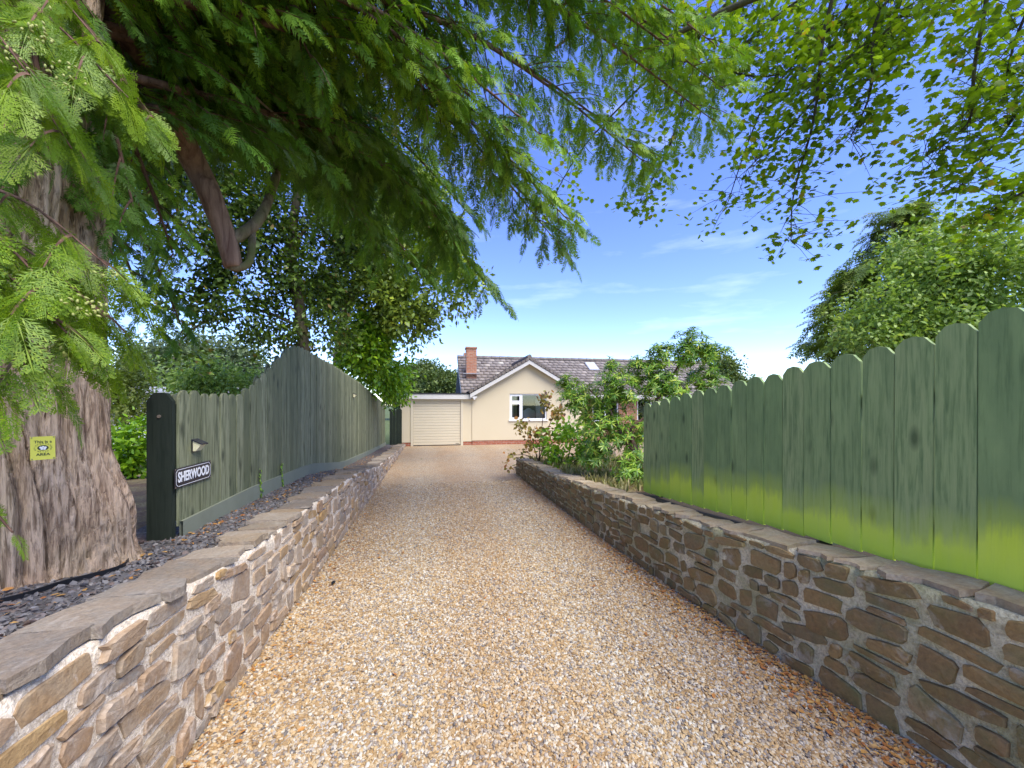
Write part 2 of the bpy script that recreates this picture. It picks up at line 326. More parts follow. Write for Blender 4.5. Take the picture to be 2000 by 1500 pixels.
def sheet(name, x0, x1, y0, y1, nx, ny, zf, mat, label, cat, skirt=0.0):
    vs = []; fs = []
    for j in range(ny + 1):
        for i in range(nx + 1):
            y = y0 + (y1 - y0) * j / ny
            xa = x0(y) if callable(x0) else x0; xb = x1(y) if callable(x1) else x1
            x = xa + (xb - xa) * i / nx; vs.append((x, y, zf(x, y)))
    for j in range(ny):
        for i in range(nx):
            a = j * (nx + 1) + i; fs.append((a, a + 1, a + nx + 2, a + nx + 1))
    o = obj(name, vs, fs, mat, None, True); tag(o, label, cat, kind='structure'); return o
g = MB(); g.add([(-600, -600, -0.03), (600, -600, -0.03), (600, 900, -0.03), (-600, 900, -0.03)], [(0, 1, 2, 3)])
tag(g.build('ground', M['grass_ground']), 'grassy ground stretching away around the bungalow', 'ground', kind='structure')
def drive_z(x, y):
    tr = sum(math.exp(-((x - c) / 0.28) ** 2) for c in (-0.25, 1.25))
    return 0.018 * N3(x * 0.8, y * 0.35) + 0.008 * N3(x * 4, y * 4, 2) - 0.022 * tr * (1 if y < 16 else 0)
sheet('gravel_drive', lambda y: lerp_tab(XL, y) - 0.12 if y < 17.2 else -1.28, lambda y: lerp_tab(XR, y) + 0.12 if y < 9.6 else min(14.0, 2.16 + (y - 9.6) * 5.0), -3, 17.3, 34, 150, drive_z, M['gravel_sheet'], 'golden gravel driveway running between two stone walls to the bungalow', 'driveway')
sheet('slate_border', -2.4, lambda y: lerp_tab(XL, y) - 0.2, -2, 17.2, 10, 130, left_bed_z, M['slate_bed'], 'border of dark slate chippings between left wall and fence', 'border')
sheet('woodland_floor', -14, -2.4, -2, 17.2, 24, 60, left_bed_z, M['soil'], 'brown leaf-littered soil behind the tall weathered fence', 'ground')
sheet('garden_bed', lambda y: lerp_tab(XR, y) + 0.2, 14, -2, 10.9, 30, 60, right_bed_z, M['soil'], 'raised bed of dry soil and grass behind the mossy wall', 'garden bed')

plain('gap_shade', (0.045, 0.034, 0.024), 0.95, 20, 0.4, 0.8)  # dark colour stands in for shade in the gap under the fence boards
sheet('gap_shade_strip', lambda y: lerp_tab(XR, y) + 0.22, 3.7, -2, 4.9, 8, 40, lambda x, y: right_bed_z(x, y) + .006, M['gap_shade'], 'soil strip painted dark to stand for shade below the board fence', 'soil')
# ------------------------------------------------------------------ rubble walls
def stone_mesh(name, outline, depth, proud, nz):
    """outline: points (s, z) round (0,0); local frame: x = along wall, y = outwards (proud), z = up"""
    n = len(outline); vs = []; rg = random.random
    for (a, b) in outline: vs.append((a, -depth, b))
    for (a, b) in outline: vs.append((a * 0.995, proud * (0.55 + 0.2 * rg()), b * 0.985))
    for (a, b) in outline: vs.append((a * 0.955, proud * (0.85 + 0.4 * rg()), b * 0.90))
    vs.append((0, proud * (1.0 + 0.2 * rg()), 0)); fs = []
    for k in range(n):
        q = (k + 1) % n
        fs += [(k, q, n + q, n + k), (n + k, n + q, 2 * n + q, 2 * n + k), (2 * n + k, 2 * n + q, 3 * n)]
    return mesh(name, vs, fs)
def stone_outline(w, h):
    n = random.choice((9, 10, 12, 13)); e = random.uniform(0.3, 0.62); pts = []; a0 = random.random(); sk = random.uniform(-0.25, 0.25) * h
    for k in range(n):
        a = 2 * math.pi * (k + a0 + random.uniform(-0.25, 0.25)) / n; c, s = math.cos(a), math.sin(a)
        x = w / 2 * math.copysign(abs(c) ** e, c) * random.uniform(0.80, 1.06); z = h / 2 * math.copysign(abs(s) ** e, s) * random.uniform(0.74, 1.08)
        pts.append((x, z + sk * x / w * 2 * 0.5))
    return pts
def rubble_wall(name, label, XT, ZT, y0, y1, sgn, mats, thick, batter, row_h, len_rng, seed, cop_len, cop_over, cop_t):
    """sgn = +1: face looks to +X (left wall), -1: face looks to -X"""
    random.seed(seed)
    root = empty(name, (lerp_tab(XT, y0), y0, 0)); tag(root, label, 'stone wall')
    def face_x(y, z): return lerp_tab(XT, y) - sgn * batter * z
    top = lambda y: lerp_tab(ZT, y) - cop_t
    # mortar core
    ny = int((y1 - y0) / 0.06); nz = 12; vs = []; fs = []
    for j in range(ny + 1):
        y = y0 + (y1 - y0) * j / ny; zt = top(y)
        for i in range(nz + 1):
            z = -0.06 + (zt + 0.06) * i / nz
            d = 0.010 * N3(y * 7, z * 9, seed) + 0.005 * N3(y * 23, z * 25, seed)
            vs.append((face_x(y, z) + sgn * d, y, z))
        zb = zt - 0.004
        vs.append((face_x(y, zb) - sgn * thick, y, zb)); vs.append((face_x(y, 0) - sgn * thick, y, -0.06))
    m = nz + 3
    for j in range(ny):
        for i in range(m - 1):
            a = j * m + i; f = (a, a + 1, a + m + 1, a + m); fs.append(f if sgn < 0 else f[::-1])
    fs.append(tuple(range(m)) if sgn > 0 else tuple(range(m))[::-1]); e = ny * m; fs.append(tuple(e + k for k in range(m))[::1 if sgn < 0 else -1])
    core = obj('mortar_core', vs, fs, M[mats[1]], root, True)
    # courses of stones
    spans = []; zr = 0.0; rows = [0.0]
    while rows[-1] < 1.0: rows.append(rows[-1] + random.uniform(*row_h))
    wob = lambda k, y: 0.038 * N3(y * 1.3, k * 5.3, seed) + 0.022 * N3(y * 3.1, k * 3.7, seed + 4)
    taken = {k: [] for k in range(len(rows) + 1)}; cells = []
    for k in range(len(rows) - 1):
        y = y0 + random.uniform(0, 0.2)
        while y < y1 - 0.08:
            L = random.uniform(*len_rng) * (0.6 if random.random() < 0.25 else 1.0)
            hit = [b for (a, b) in taken[k] if a < y + L * 0.6 and b > y]
            if hit: y = max(hit) + 0.012; continue
            nxt = [a for (a, b) in taken[k] if a > y and a < y + L]
            if nxt: L = min(nxt) - y - 0.012
            L = min(L, y1 - y)
            if L > 0.05:
                two = random.random() < 0.16 and L < 0.3
                zb, zt = rows[k] + wob(k, y + L / 2), (rows[k + 2] if two and k + 2 < len(rows) else rows[k + 1]) + wob(k + (2 if two else 1), y + L / 2)
                zt = min(zt, top(y + L / 2) - 0.004); zb = max(zb, -0.03)
                if two: taken[k + 1].append((y, y + L))
                if zt - zb > 0.035: cells.append((y + L / 2, (zb + zt) / 2, L - random.uniform(0.004, 0.022), zt - zb - random.uniform(0.0, 0.016)))
            y += max(L, 0.05)
    # individual stones where they show largest, the rest in one piece
    def size(c): return (c[2] * c[3]) ** 0.5 / math.hypot(c[0] - 0.2, 2.0)
    cells = [c for c in cells if c[0] > 0.55]
    cells.sort(key=size, reverse=True); rest = MB()
    for n, (yc, zc, L, h) in enumerate(cells):
        me = stone_mesh('stone', stone_outline(L, h), 0.05, random.uniform(0.005, 0.026), 0)
        slope = math.atan2(top(yc + 0.3) - top(yc - 0.3), 0.6) * max(0, min(1, zc / max(0.1, top(yc))))
        slope += random.gauss(0, .07); fx = face_x(yc, zc); dx = face_x(yc + .1, zc) - face_x(yc - .1, zc)
        along = Vector((dx, 0.2, 0.2 * math.tan(slope))).normalized(); outw = Vector((sgn, 0, batter)); outw = (outw - along * outw.dot(along)).normalized()
        upv = along.cross(outw) * (1 if sgn < 0 else -1)
        if upv.z < 0: upv = -upv
        mt = Matrix(((along.x, outw.x, upv.x, fx), (along.y, outw.y, upv.y, yc), (along.z, outw.z, upv.z, zc), (0, 0, 0, 1)))
        if mt.to_3x3().determinant() < 0:       # keep a right-handed frame so that rotation is clean
            mt = Matrix(((-along.x, outw.x, upv.x, fx), (-along.y, outw.y, upv.y, yc), (-along.z, outw.z, upv.z, zc), (0, 0, 0, 1)))
        if n < 285:
            me.materials.append(M[mats[0]]); o = link('stone', me, None, root); o.matrix_world = mt
            o.matrix_parent_inverse = Matrix.Translation(-root.location); o.matrix_basis = mt
        else:
            rest.add([mt @ v.co for v in me.vertices], [list(p.vertices) for p in me.polygons])
    if rest.v: tag(rest.build('far_stones', M[mats[0]], root), kind='stuff')
    # coping slabs
    y = y0
    while y < y1 - 0.1:
        L = min(random.uniform(*cop_len), y1 - y); zt = lerp_tab(ZT, y + L / 2); n = 10; wd = thick + cop_over + random.uniform(-0.05, 0.05)
        out = []
        for (a, b) in ((-.5, -.5), (-.2, -.5), (.15, -.5), (.5, -.5), (.5, 0), (.5, .5), (.2, .5), (-.1, .5), (-.5, .5), (-.5, 0)):
            out.append((a * (L - 0.014) + random.uniform(-.03, .03), b * wd + random.uniform(-.04, .04)))
        th = cop_t * random.uniform(0.5, 1.6); vs = [(a, b, 0) for a, b in out] + [(a * 0.985, b * 0.97, th * random.uniform(0.9, 1.05)) for a, b in out]
        fs = [tuple(range(n))[::-1], tuple(range(n, 2 * n))] + [(k, (k + 1) % n, (k + 1) % n + n, k + n) for k in range(n)]
        me = mesh('coping_stone', vs, fs); me.materials.append(M[mats[2]])
        o = link('coping_stone', me, None, root)
        yc = y + L / 2; slope = math.atan2(lerp_tab(ZT, yc + .2) - lerp_tab(ZT, yc - .2), 0.4)
        dx = lerp_tab(XT, yc + .1) - lerp_tab(XT, yc - .1)
        o.matrix_parent_inverse = Matrix.Translation(-root.location)
        o.location = (face_x(yc, zt) - sgn * (wd / 2 - cop_over * 0.7), yc, zt - cop_t - 0.002 + random.uniform(-.004, .008))
        o.rotation_euler = (random.uniform(-.05, .05), -slope + random.uniform(-.025, .025), R(90) - dx / 0.2 + random.uniform(-.03, .03))
        y += L
    return root
left_wall = rubble_wall('stone_wall', 'pale mortared rubble wall with flat slate coping edging the slate border', XL, ZL, 0.2, 17.1, +1,
            ('stone_pale', 'mortar_pale', 'slate_coping'), 0.30, 0.04, (0.062, 0.108), (0.13, 0.38), 5, (0.14, 0.42), 0.0, 0.030)
right_wall = rubble_wall('stone_wall', 'brown mossy rubble wall with thin slate coping below the algae-stained fence', XR, ZR, -0.6, 9.7, -1,
            ('stone_brown', 'mortar_mossy', 'slate_grey'), 0.27, 0.03, (0.058, 0.105), (0.12, 0.34), 9, (0.14, 0.42), 0.0, 0.025)

# ------------------------------------------------------------------ fences
def board(name, wdt, h, th, mat, parent, loc, rz, style):
    e = wdt / 2; b = 0.035 if style == 'dog' else 0.05
    top = [(-e, h - 0.06), (-e * 0.55, h - 0.012), (0, h), (e * 0.55, h - 0.012), (e, h - 0.06)] if style == 'dog' else \
          [(-e, h - 0.075), (-e * 0.8, h - 0.035), (-e * 0.4, h - 0.006), (0, h), (e * 0.4, h - 0.006), (e * 0.8, h - 0.035), (e, h - 0.075)]
    poly = [(-e, 0)] + top + [(e, 0)]
    mb = MB().prism(poly, -th / 2, th / 2, 'y'); o = mb.build(name, mat, parent)
    o.location = loc; o.rotation_euler = (0, random.uniform(-.006, .006), rz)
    return o
random.seed(21)
# left: tall weathered fence with a raised hump
XF = -1.95
FT = [(3.4, 1.86), (4.35, 1.85), (4.8, 2.02), (5.3, 2.30), (5.75, 2.52), (6.05, 2.60), (7.0, 2.58), (8.4, 2.52), (11.0, 2.34), (14.4, 2.0), (17.0, 1.76)]
FB = [(3.4, .83), (4.6, .85), (6.7, .80), (9, .50), (13, .32), (17.2, .17)]
lf = empty('timber_fence', (XF, 3.5, 0.7)); tag(lf, 'weathered grey-green picket fence with raised hump, beside the slate border', 'fence')
y = 3.478; k = 0
while y < 16.75:
    wd = random.uniform(0.135, 0.165); zb = lerp_tab(FB, y) - 0.02; zt = lerp_tab(FT, y) + random.uniform(-.012, .012)
    board('board', wd - 0.008, zt - zb, 0.02, M['fence_weathered'], lf, (XF + 0.02 + random.uniform(-.004, .004), y + wd / 2, zb), R(90), 'round')
    if k % 2 == 0 and y < 11:
        board('back_board', wd, zt - zb - 0.03, 0.02, M['fence_weathered'], lf, (XF - 0.09, y + wd + 0.02, zb), R(90), 'round')
    y += wd; k += 1
for dz in (0.25, 0.85):
    pts = [(XF - 0.035, yy, lerp_tab(FB, yy) + dz) for yy in np.linspace(3.5, 16.8, 20)]
    r_ = MB()
    for a, b in zip(pts, pts[1:]):
        r_.add([(a[0] - .03, a[1], a[2]), (a[0] + .03, a[1], a[2]), (a[0] + .03, a[1], a[2] + .07), (a[0] - .03, a[1], a[2] + .07), (b[0] - .03, b[1], b[2]), (b[0] + .03, b[1], b[2]), (b[0] + .03, b[1], b[2] + .07), (b[0] - .03, b[1], b[2] + .07)],
               [(0, 1, 5, 4), (1, 2, 6, 5), (2, 3, 7, 6), (3, 0, 4, 7)])
    r_.build('rail', M['rail_wood'], lf)
gb = MB(); ys = list(np.linspace(3.478, 16.8, 24))
for a, b in zip(ys, ys[1:]):
    za, zb = left_bed_z(XF, a) - 0.03, left_bed_z(XF, b) - 0.03; ta, tb = lerp_tab(FB, a) + 0.02, lerp_tab(FB, b) + 0.02; x0, x1 = XF + 0.034, XF + 0.058
    gb.add([(x0, a, za), (x1, a, za), (x1, a, ta), (x0, a, ta), (x0, b, zb), (x1, b, zb), (x1, b, tb), (x0, b, tb)], [(0, 1, 5, 4), (1, 2, 6, 5), (2, 3, 7, 6), (3, 0, 4, 7)])
gb.build('gravel_board', M['gravel_board'], lf)
pw = 0.084; pz0 = left_bed_z(XF, 3.45) - 0.05
pm = MB().prism([(-pw, 0), (-pw, 1.10), (-pw * .52, 1.160), (-pw * .2, 1.166), (pw * .2, 1.166), (pw * .52, 1.160), (pw, 1.10), (pw, 0)], -0.02, 0.02, 'y').build('end_post', M['post_dark'], lf)
pm.location = (XF - 0.074, 3.455, pz0); tag(pm, 'nearly black green end post with clipped corners')
MB().tube([(XF - 0.074, 3.425, 1.66), (XF - 0.074, 3.436, 1.66)], [0.012, 0.012], 10).build('knot', M['screw'], lf)
# far end: short dark panel closing the gap to the garage
fp = empty('timber_fence', (-1.9, 16.85, 0.1)); tag(fp, 'short dark green panel closing the gap between fence and garage', 'fence')
a, b = at_y(761, 800, 16.9), at_y(783, 866, 16.9)
xw = a.x
while xw < b.x - 0.02:
    board('board', 0.118, a.z - 0.02, 0.02, M['post_dark'], fp, (xw + 0.06, 16.9, 0.05), 0, 'dog'); xw += 0.122
MB().box(a.x, b.x - 0.02, 16.915, 16.95, 0.5, 0.57).build('rail', M['rail_wood'], fp)
# right: green boards, algae at the foot
XG = 2.72
rf = empty('timber_fence', (XG, 3.0, 0.6)); tag(rf, 'dark green dog-eared board fence stained lime with algae along its foot', 'fence')
edges = [1258, 1273, 1291, 1309, 1330, 1352, 1376, 1402, 1430, 1460, 1494, 1530, 1572, 1625, 1684, 1748, 1826, 1912]
ye = [XG / tan_drive(p) for p in edges]; stp = 0.187
while ye[-1] > -0.6: ye.append(ye[-1] - stp * random.uniform(0.96, 1.04))
GT = [(-0.6, 2.40), (1.4, 2.215), (1.8, 2.13), (2.4, 2.05), (3.2, 1.95), (4.0, 1.86), (4.75, 1.75)]
GB = [(-0.6, .97), (1.4, .85), (3.0, .735), (4.75, .605)]
for a, b in zip(ye, ye[1:]):
    yc = (a + b) / 2; zb = lerp_tab(GB, yc); zt = lerp_tab(GT, yc) + random.uniform(-.01, .01)
    board('board', (a - b) - random.uniform(.005, .011), zt - zb, 0.022, M['fence_green'], rf, (XG + random.uniform(-.003, .003), yc, zb), R(-90), 'dog')
for dz in (0.22, 0.95):
    r_ = MB(); a, b = -0.6, ye[0] - 0.02
    za, zb = lerp_tab(GB, a) + dz, lerp_tab(GB, b) + dz; x0, x1 = XG + 0.013, XG + 0.055
    r_.add([(x0, a, za), (x1, a, za), (x1, a, za + .08), (x0, a, za + .08), (x0, b, zb), (x1, b, zb), (x1, b, zb + .08), (x0, b, zb + .08)], [(0, 1, 5, 4), (1, 2, 6, 5), (2, 3, 7, 6), (3, 0, 4, 7), (3, 2, 1, 0), (4, 5, 6, 7)])
    r_.build('rail', M['rail_wood'], rf)
for yy in (0.2, 2.3, 4.4):
    z0 = right_bed_z(XG + .1, yy); MB().box(XG + .056, XG + .146, yy, yy + .09, z0 - .1, lerp_tab(GT, yy) - 0.15).build('post', M['rail_wood'], rf)

# house name plate, fence lamps
def text_mesh(body, size, mat, name, parent, mw, xs=1.0, bold=0.0, ext=0.0008):
    cu = bpy.data.curves.new(name, 'FONT'); cu.body = body; cu.size = size; cu.align_x = 'CENTER'; cu.align_y = 'CENTER'; cu.extrude = ext; cu.offset = bold
    tmp = bpy.data.objects.new('tmp', cu); me = bpy.data.meshes.new_from_object(tmp); bpy.data.objects.remove(tmp)
    me.transform(Matrix.Diagonal((xs, 1, 1, 1))); me.name = name; me.materials.clear(); me.materials.append(mat)
    o = bpy.data.objects.new(name, me); COL.objects.link(o); o.parent = parent; o.matrix_basis = mw; return o
def on_face(p, normal):
    """frame at p whose local z is the wall normal and local y is up"""
    n = Vector(normal).normalized(); u = Vector((0, 0, 1)); u = (u - n * u.dot(n)).normalized(); r = u.cross(n)
    return Matrix(((r.x, u.x, n.x, p[0]), (r.y, u.y, n.y, p[1]), (r.z, u.z, n.z, p[2]), (0, 0, 0, 1)))
c0, c1 = at_x(340, 935, XF + .035), at_x(410, 928, XF + .035); ymid = (c0.y + c1.y) / 2; half = (c1.y - c0.y) / 2
zt_, zb_ = at_x(340, 918, XF + .035).z, at_x(340, 957, XF + .035).z; zmid = (zt_ + zb_) / 2 + 0.006; hh = (zt_ - zb_) / 2
np_ = empty('name_plate', (0, 0, 0)); np_.matrix_basis = on_face((XF + 0.036, ymid, zmid), (1, 0, 0)); tag(np_, 'black house name plate reading SHERWOOD in white capitals', 'sign')
def local(name, mb, mat, parent):
    o = mb.build(name, mat); o.parent = parent; return o
local('plate', MB().box(-half, half, -hh, hh, 0, 0.006), M['sign_black'], np_)
bw, bh, ct, lw = half - .012, hh - .012, 0.02, 0.004
ring = [(-bw + ct, -bh), (bw - ct, -bh), (bw, -bh + ct), (bw, bh - ct), (bw - ct, bh), (-bw + ct, bh), (-bw, bh - ct), (-bw, -bh + ct)]
bd = MB()
for p, q in zip(ring, ring[1:] + ring[:1]):
    d = Vector((q[0] - p[0], q[1] - p[1], 0)).normalized(); nn = Vector((-d.y, d.x, 0)) * lw / 2; P, Q = Vector((*p, 0)) - d * lw * .4, Vector((*q, 0)) + d * lw * .4
    bd.add([P - nn + Vector((0, 0, .0065)), Q - nn + Vector((0, 0, .0065)), Q + nn + Vector((0, 0, .0065)), P + nn + Vector((0, 0, .0065)), P - nn + Vector((0, 0, .0072)), Q - nn + Vector((0, 0, .0072)), Q + nn + Vector((0, 0, .0072)), P + nn + Vector((0, 0, .0072))],
           [(3, 2, 1, 0), (4, 5, 6, 7), (0, 1, 5, 4), (1, 2, 6, 5), (2, 3, 7, 6), (3, 0, 4, 7)])
local('border_line', bd, M['sign_white'], np_)
tx = text_mesh('SHERWOOD', hh * 1.25, M['sign_white'], 'lettering', np_, Matrix.Translation((0, 0, 0.0078)), 1.0, 0.0030)
sx_ = (bw * 1.82) / max(1e-6, tx.dimensions.x if tx.dimensions.x > 0 else max(v.co.x for v in tx.data.vertices) - min(v.co.x for v in tx.data.vertices))
tx.data.transform(Matrix.Diagonal((sx_, 1.12, 1, 1)))
for sx2 in (-1, 1):
    for sy in (-1, 1):
        o = MB().tube([(sx2 * (half - .007), sy * (hh - .007), .006), (sx2 * (half - .007), sy * (hh - .007), .0085)], [.004, .003], 8).build('screw', M['screw'], None); o.parent = np_
def fence_lamp(p, sc, label):
    e = empty('fence_lamp', (0, 0, 0)); e.matrix_basis = on_face(p, (1, 0, 0)) @ Matrix.Diagonal((sc, sc, sc, 1)); tag(e, label, 'lamp', 'solar lamps on the left fence')
    # wedge: back plate on the fence, sloping solar lid, angled lens below
    local('back_plate', MB().box(-.062, .062, -.075, .072, 0, .012), M['black_plastic'], e)
    local('lens', MB().prism([(.012, -.062), (.040, -.062), (.098, .018), (.012, .062)], -.055, .055, 'x').add([], []), M['lamp_lens'], e)
    for o in e.children:
        if o.name.startswith('lens'):
            for v in o.data.vertices: v.co = (v.co.x, v.co.z, v.co.y)
            bm = bmesh.new(); bm.from_mesh(o.data); bmesh.ops.recalc_face_normals(bm, faces=bm.faces[:]); bm.to_mesh(o.data); bm.free()
    lid = MB(); lid.add([(-.066, .078, .0), (.066, .078, .0), (.066, .022, .112), (-.066, .022, .112), (-.066, .066, -.0), (.066, .066, 0), (.066, .011, .108), (-.066, .011, .108)], [(0, 1, 2, 3), (7, 6, 5, 4), (0, 4, 5, 1), (1, 5, 6, 2), (2, 6, 7, 3), (3, 7, 4, 0)])
    local('solar_lid', lid, M['solar_cell'], e)
    return e
fence_lamp(at_x(380, 870, XF + .032), .70, 'black solar wedge lamp fixed above the SHERWOOD name plate')
fence_lamp(at_x(690, 772, XF + .032), .75, 'black solar wedge lamp fixed high on the far stretch of fence')
# ------------------------------------------------------------------ bungalow
YH = 17.0
hb = empty('bungalow', (3.5, YH + 3, 0)); tag(hb, 'cream rendered bungalow with tiled gable roof at the end of the drive', 'house')
P = lambda px, py, Y=YH: at_y(px, py, Y)
xL, xR = P(922, 800).x, P(1142, 800).x                 # gable wing
xc = P(1032, 700).x; zapex = P(1032, 700).z; zeave = P(920, 765).z
slope = (zapex - zeave) / (xc - P(920, 765).x)
zw = zeave + slope * (xL - P(920, 765).x) - 0.10
wx0, wx1 = P(995.5, 800).x, P(1068, 800).x; wz0, wz1 = P(1030, 820).z, P(1030, 769).z
T = 0.3; pz = P(950, 860).z
wall = MB()
gz = lambda x: zapex - 0.13 - slope * abs(x - xc)
wall.prism([(xL, pz), (wx0, pz), (wx0, gz(wx0)), (xL, gz(xL))], YH, YH + T, 'y').prism([(wx1, pz), (xR, pz), (xR, gz(xR)), (wx1, gz(wx1))], YH, YH + T, 'y')
wall.box(wx0, wx1, YH, YH + T, pz, wz0).prism([(wx0, wz1), (wx1, wz1), (wx1, gz(wx1)), (xc, gz(xc)), (wx0, gz(wx0))], YH, YH + T, 'y')
wall.box(xL, xL + T, YH + T, YH + 6.0, pz, gz(xL) - .05).box(xR - T, xR, YH + T, YH + 1.3, pz, gz(xR) - .05)
wall.build('wall', M['render_cream'], hb)
MB().box(xL + 0.012, xR - .012, YH + 0.015, YH + T, -0.1, pz - .002).build('brick_plinth', M['brick_red'], hb)
# room behind the window
MB().box(wx0 - 1, wx1 + 1, YH + 3.2, YH + 3.3, -.1, 2.5).box(wx0 - 1, wx1 + 1, YH + T, YH + 3.2, .25, .3).box(wx0 - 1, wx1 + 1, YH + T, YH + 3.2, 2.3, 2.35).box(wx0 - 1, wx0 - .95, YH + T, YH + 3.2, .3, 2.3).box(wx1 + .95, wx1 + 1, YH + T, YH + 3.2, .3, 2.3).build('room_shell', M['room'], hb)
def frame_rect(mb, x0, x1, z0, z1, wd, y0, y1):
    mb.box(x0, x1, y0, y1, z0, z0 + wd).box(x0, x1, y0, y1, z1 - wd, z1).box(x0, x0 + wd, y0, y1, z0 + wd, z1 - wd).box(x1 - wd, x1, y0, y1, z0 + wd, z1 - wd)
win = empty('window', (0, 0, 0)); win.parent = hb; win.matrix_parent_inverse = Matrix.Translation(-hb.location)
def sub(o): o.parent = win; o.matrix_parent_inverse = Matrix.Identity(4); return o
fm = MB(); frame_rect(fm, wx0 + .002, wx1 - .002, wz0 + .002, wz1 - .002, 0.06, YH + .05, YH + .12)
mxx = P(1019, 800).x; tz = P(1005, 786).z
fm.box(mxx - .045, mxx + .045, YH + .052, YH + .118, wz0 + .062, wz1 - .062).box(wx0 + .062, mxx - .045, YH + .052, YH + .118, tz - .035, tz + .035)
sub(fm.build('frame', M['upvc_white']))
sh = MB(); frame_rect(sh, wx0 + .064, mxx - .047, tz + .037, wz1 - .064, .045, YH + .035, YH + .09); frame_rect(sh, wx0 + .064, mxx - .047, wz0 + .064, tz - .037, .045, YH + .035, YH + .09)
sub(sh.build('casement', M['upvc_white']))
for (a, b, c, d) in ((wx0 + .11, mxx - .09, tz + .08, wz1 - .11), (wx0 + .11, mxx - .09, wz0 + .11, tz - .08), (mxx + .046, wx1 - .063, wz0 + .063, wz1 - .063)):
    sub(MB().box(a - .002, b + .002, YH + .075, YH + .083, c - .002, d + .002).build('pane', M['glass']))
sub(MB().box(wx0 - .05, wx1 + .05, YH - .05, YH + .048, wz0 - .05, wz0 - .002).build('sill', M['upvc_white']))
def curtain(x0, x1):
    vs = []; fs = []; n = 40
    for i in range(n + 1):
        x = x0 + (x1 - x0) * i / n; y = YH + .36 + .03 * math.sin(i * 1.5) + .01 * math.sin(i * 3.7)
        vs += [(x, y, wz0 - .3), (x, y, wz1 + .12)]
    for i in range(n): fs.append((2 * i, 2 * i + 2, 2 * i + 3, 2 * i + 1))
    sub(obj('curtain', vs, fs, M['curtain'], None, True))
curtain(wx0 - .15, wx0 + .24); curtain(wx1 - .42, wx1 + .12)
# white shaped chair back inside
ch = empty('dressing_chair', (P(1043, 800).x, YH + 1.0, 0.3)); tag(ch, 'white shaped chair back seen through the bungalow window', 'chair')
cx = ch.location.x; zc = P(1043, 801).z + .02; s_ = 0.30
prof = [(-s_, 0.42), (-s_, zc - .16), (-s_ * .93, zc - .06), (-s_ * .55, zc - .02), (-s_ * .3, zc + .04), (0, zc + .065), (s_ * .3, zc + .04), (s_ * .55, zc - .02), (s_ * .93, zc - .06), (s_, zc - .16), (s_, .42)]
MB().prism([(cx + a, b) for a, b in prof], YH + .98, YH + 1.03, 'y').build('backrest', M['chair_white'], ch)
MB().box(cx - s_, cx + s_, YH + 1.03, YH + 1.5, .70, .78).build('seat', M['chair_white'], ch)
for sx2 in (-1, 1):
    for yy in (YH + 1.0, YH + 1.44): MB().box(cx + sx2 * (s_ - .03) - .022, cx + sx2 * (s_ - .03) + .022, yy - .0, yy + .045, .3, .70 if yy > YH + 1.2 else .42).build('leg', M['chair_white'], ch)
# tiles: one slab per tile, overlapping like the real courses
def tile_field(name, origin, udir, vdir, ulen, vlen, parent, gauge=0.30, tw=0.30, th=0.040, skip=None):
    o_, u, v = Vector(origin), Vector(udir).normalized(), Vector(vdir).normalized(); nrm = u.cross(v).normalized()
    if nrm.z < 0: nrm = -nrm
    V = []; T_ = []; rn = []; nr = int(math.ceil(vlen / gauge)); nc = int(math.ceil(ulen / tw))
    for j in range(nr):
        v0 = j * gauge - .02; v1 = min(vlen, v0 + gauge + .06)
        for i in range(-1, nc + 1):
            u0 = i * tw + (tw / 2 if j % 2 else 0); u1 = min(ulen, u0 + tw - .006); u0 = max(0, u0)
            if u1 - u0 < .03 or (skip and skip((u0 + u1) / 2, v0)): continue
            k = len(V); h0 = th * random.uniform(1.25, 1.7); h1 = th * .55; jt = random.uniform(-.006, .006)
            for (uu, vv, hh_) in ((u0, v0 + jt, 0), (u1, v0 + jt, 0), (u1, v1, -.012), (u0, v1, -.012), (u0, v0 + jt, h0), (u1, v0 + jt, h0), (u1, v1, h1 - .012), (u0, v1, h1 - .012)):
                V.append(o_ + u * uu + v * vv + nrm * hh_)
            for q in ((0, 3, 2, 1), (4, 5, 6, 7), (0, 1, 5, 4), (1, 2, 6, 5), (2, 3, 7, 6), (3, 0, 4, 7)):
                T_ += [(k + q[0], k + q[1], k + q[2]), (k + q[0], k + q[2], k + q[3])]; rn += [0] * 2
            r_ = random.random(); rn[-12:] = [r_] * 12
    me = np_mesh(name, np.array([tuple(p) for p in V]), np.array(T_), rn)
    bm = bmesh.new(); bm.from_mesh(me); bmesh.ops.recalc_face_normals(bm, faces=bm.faces[:]); bm.to_mesh(me); bm.free()
    return tag(link(name, me, M['roof_tile'], parent), kind='stuff')
random.seed(3)
yg0 = YH - 0.22                                            # gable verge
sl_len = math.hypot(xc - P(916, 765).x, zapex - zeave); ex = P(916, 765).x
for sgn in (-1, 1):
    x_e = xc + sgn * (xc - ex); vdir = (-sgn * (xc - ex), 0, zapex - zeave)
    tile_field('roof_tiles', (x_e, yg0, zeave - .02), (0, 1, 0), vdir, 4.2, sl_len, hb)
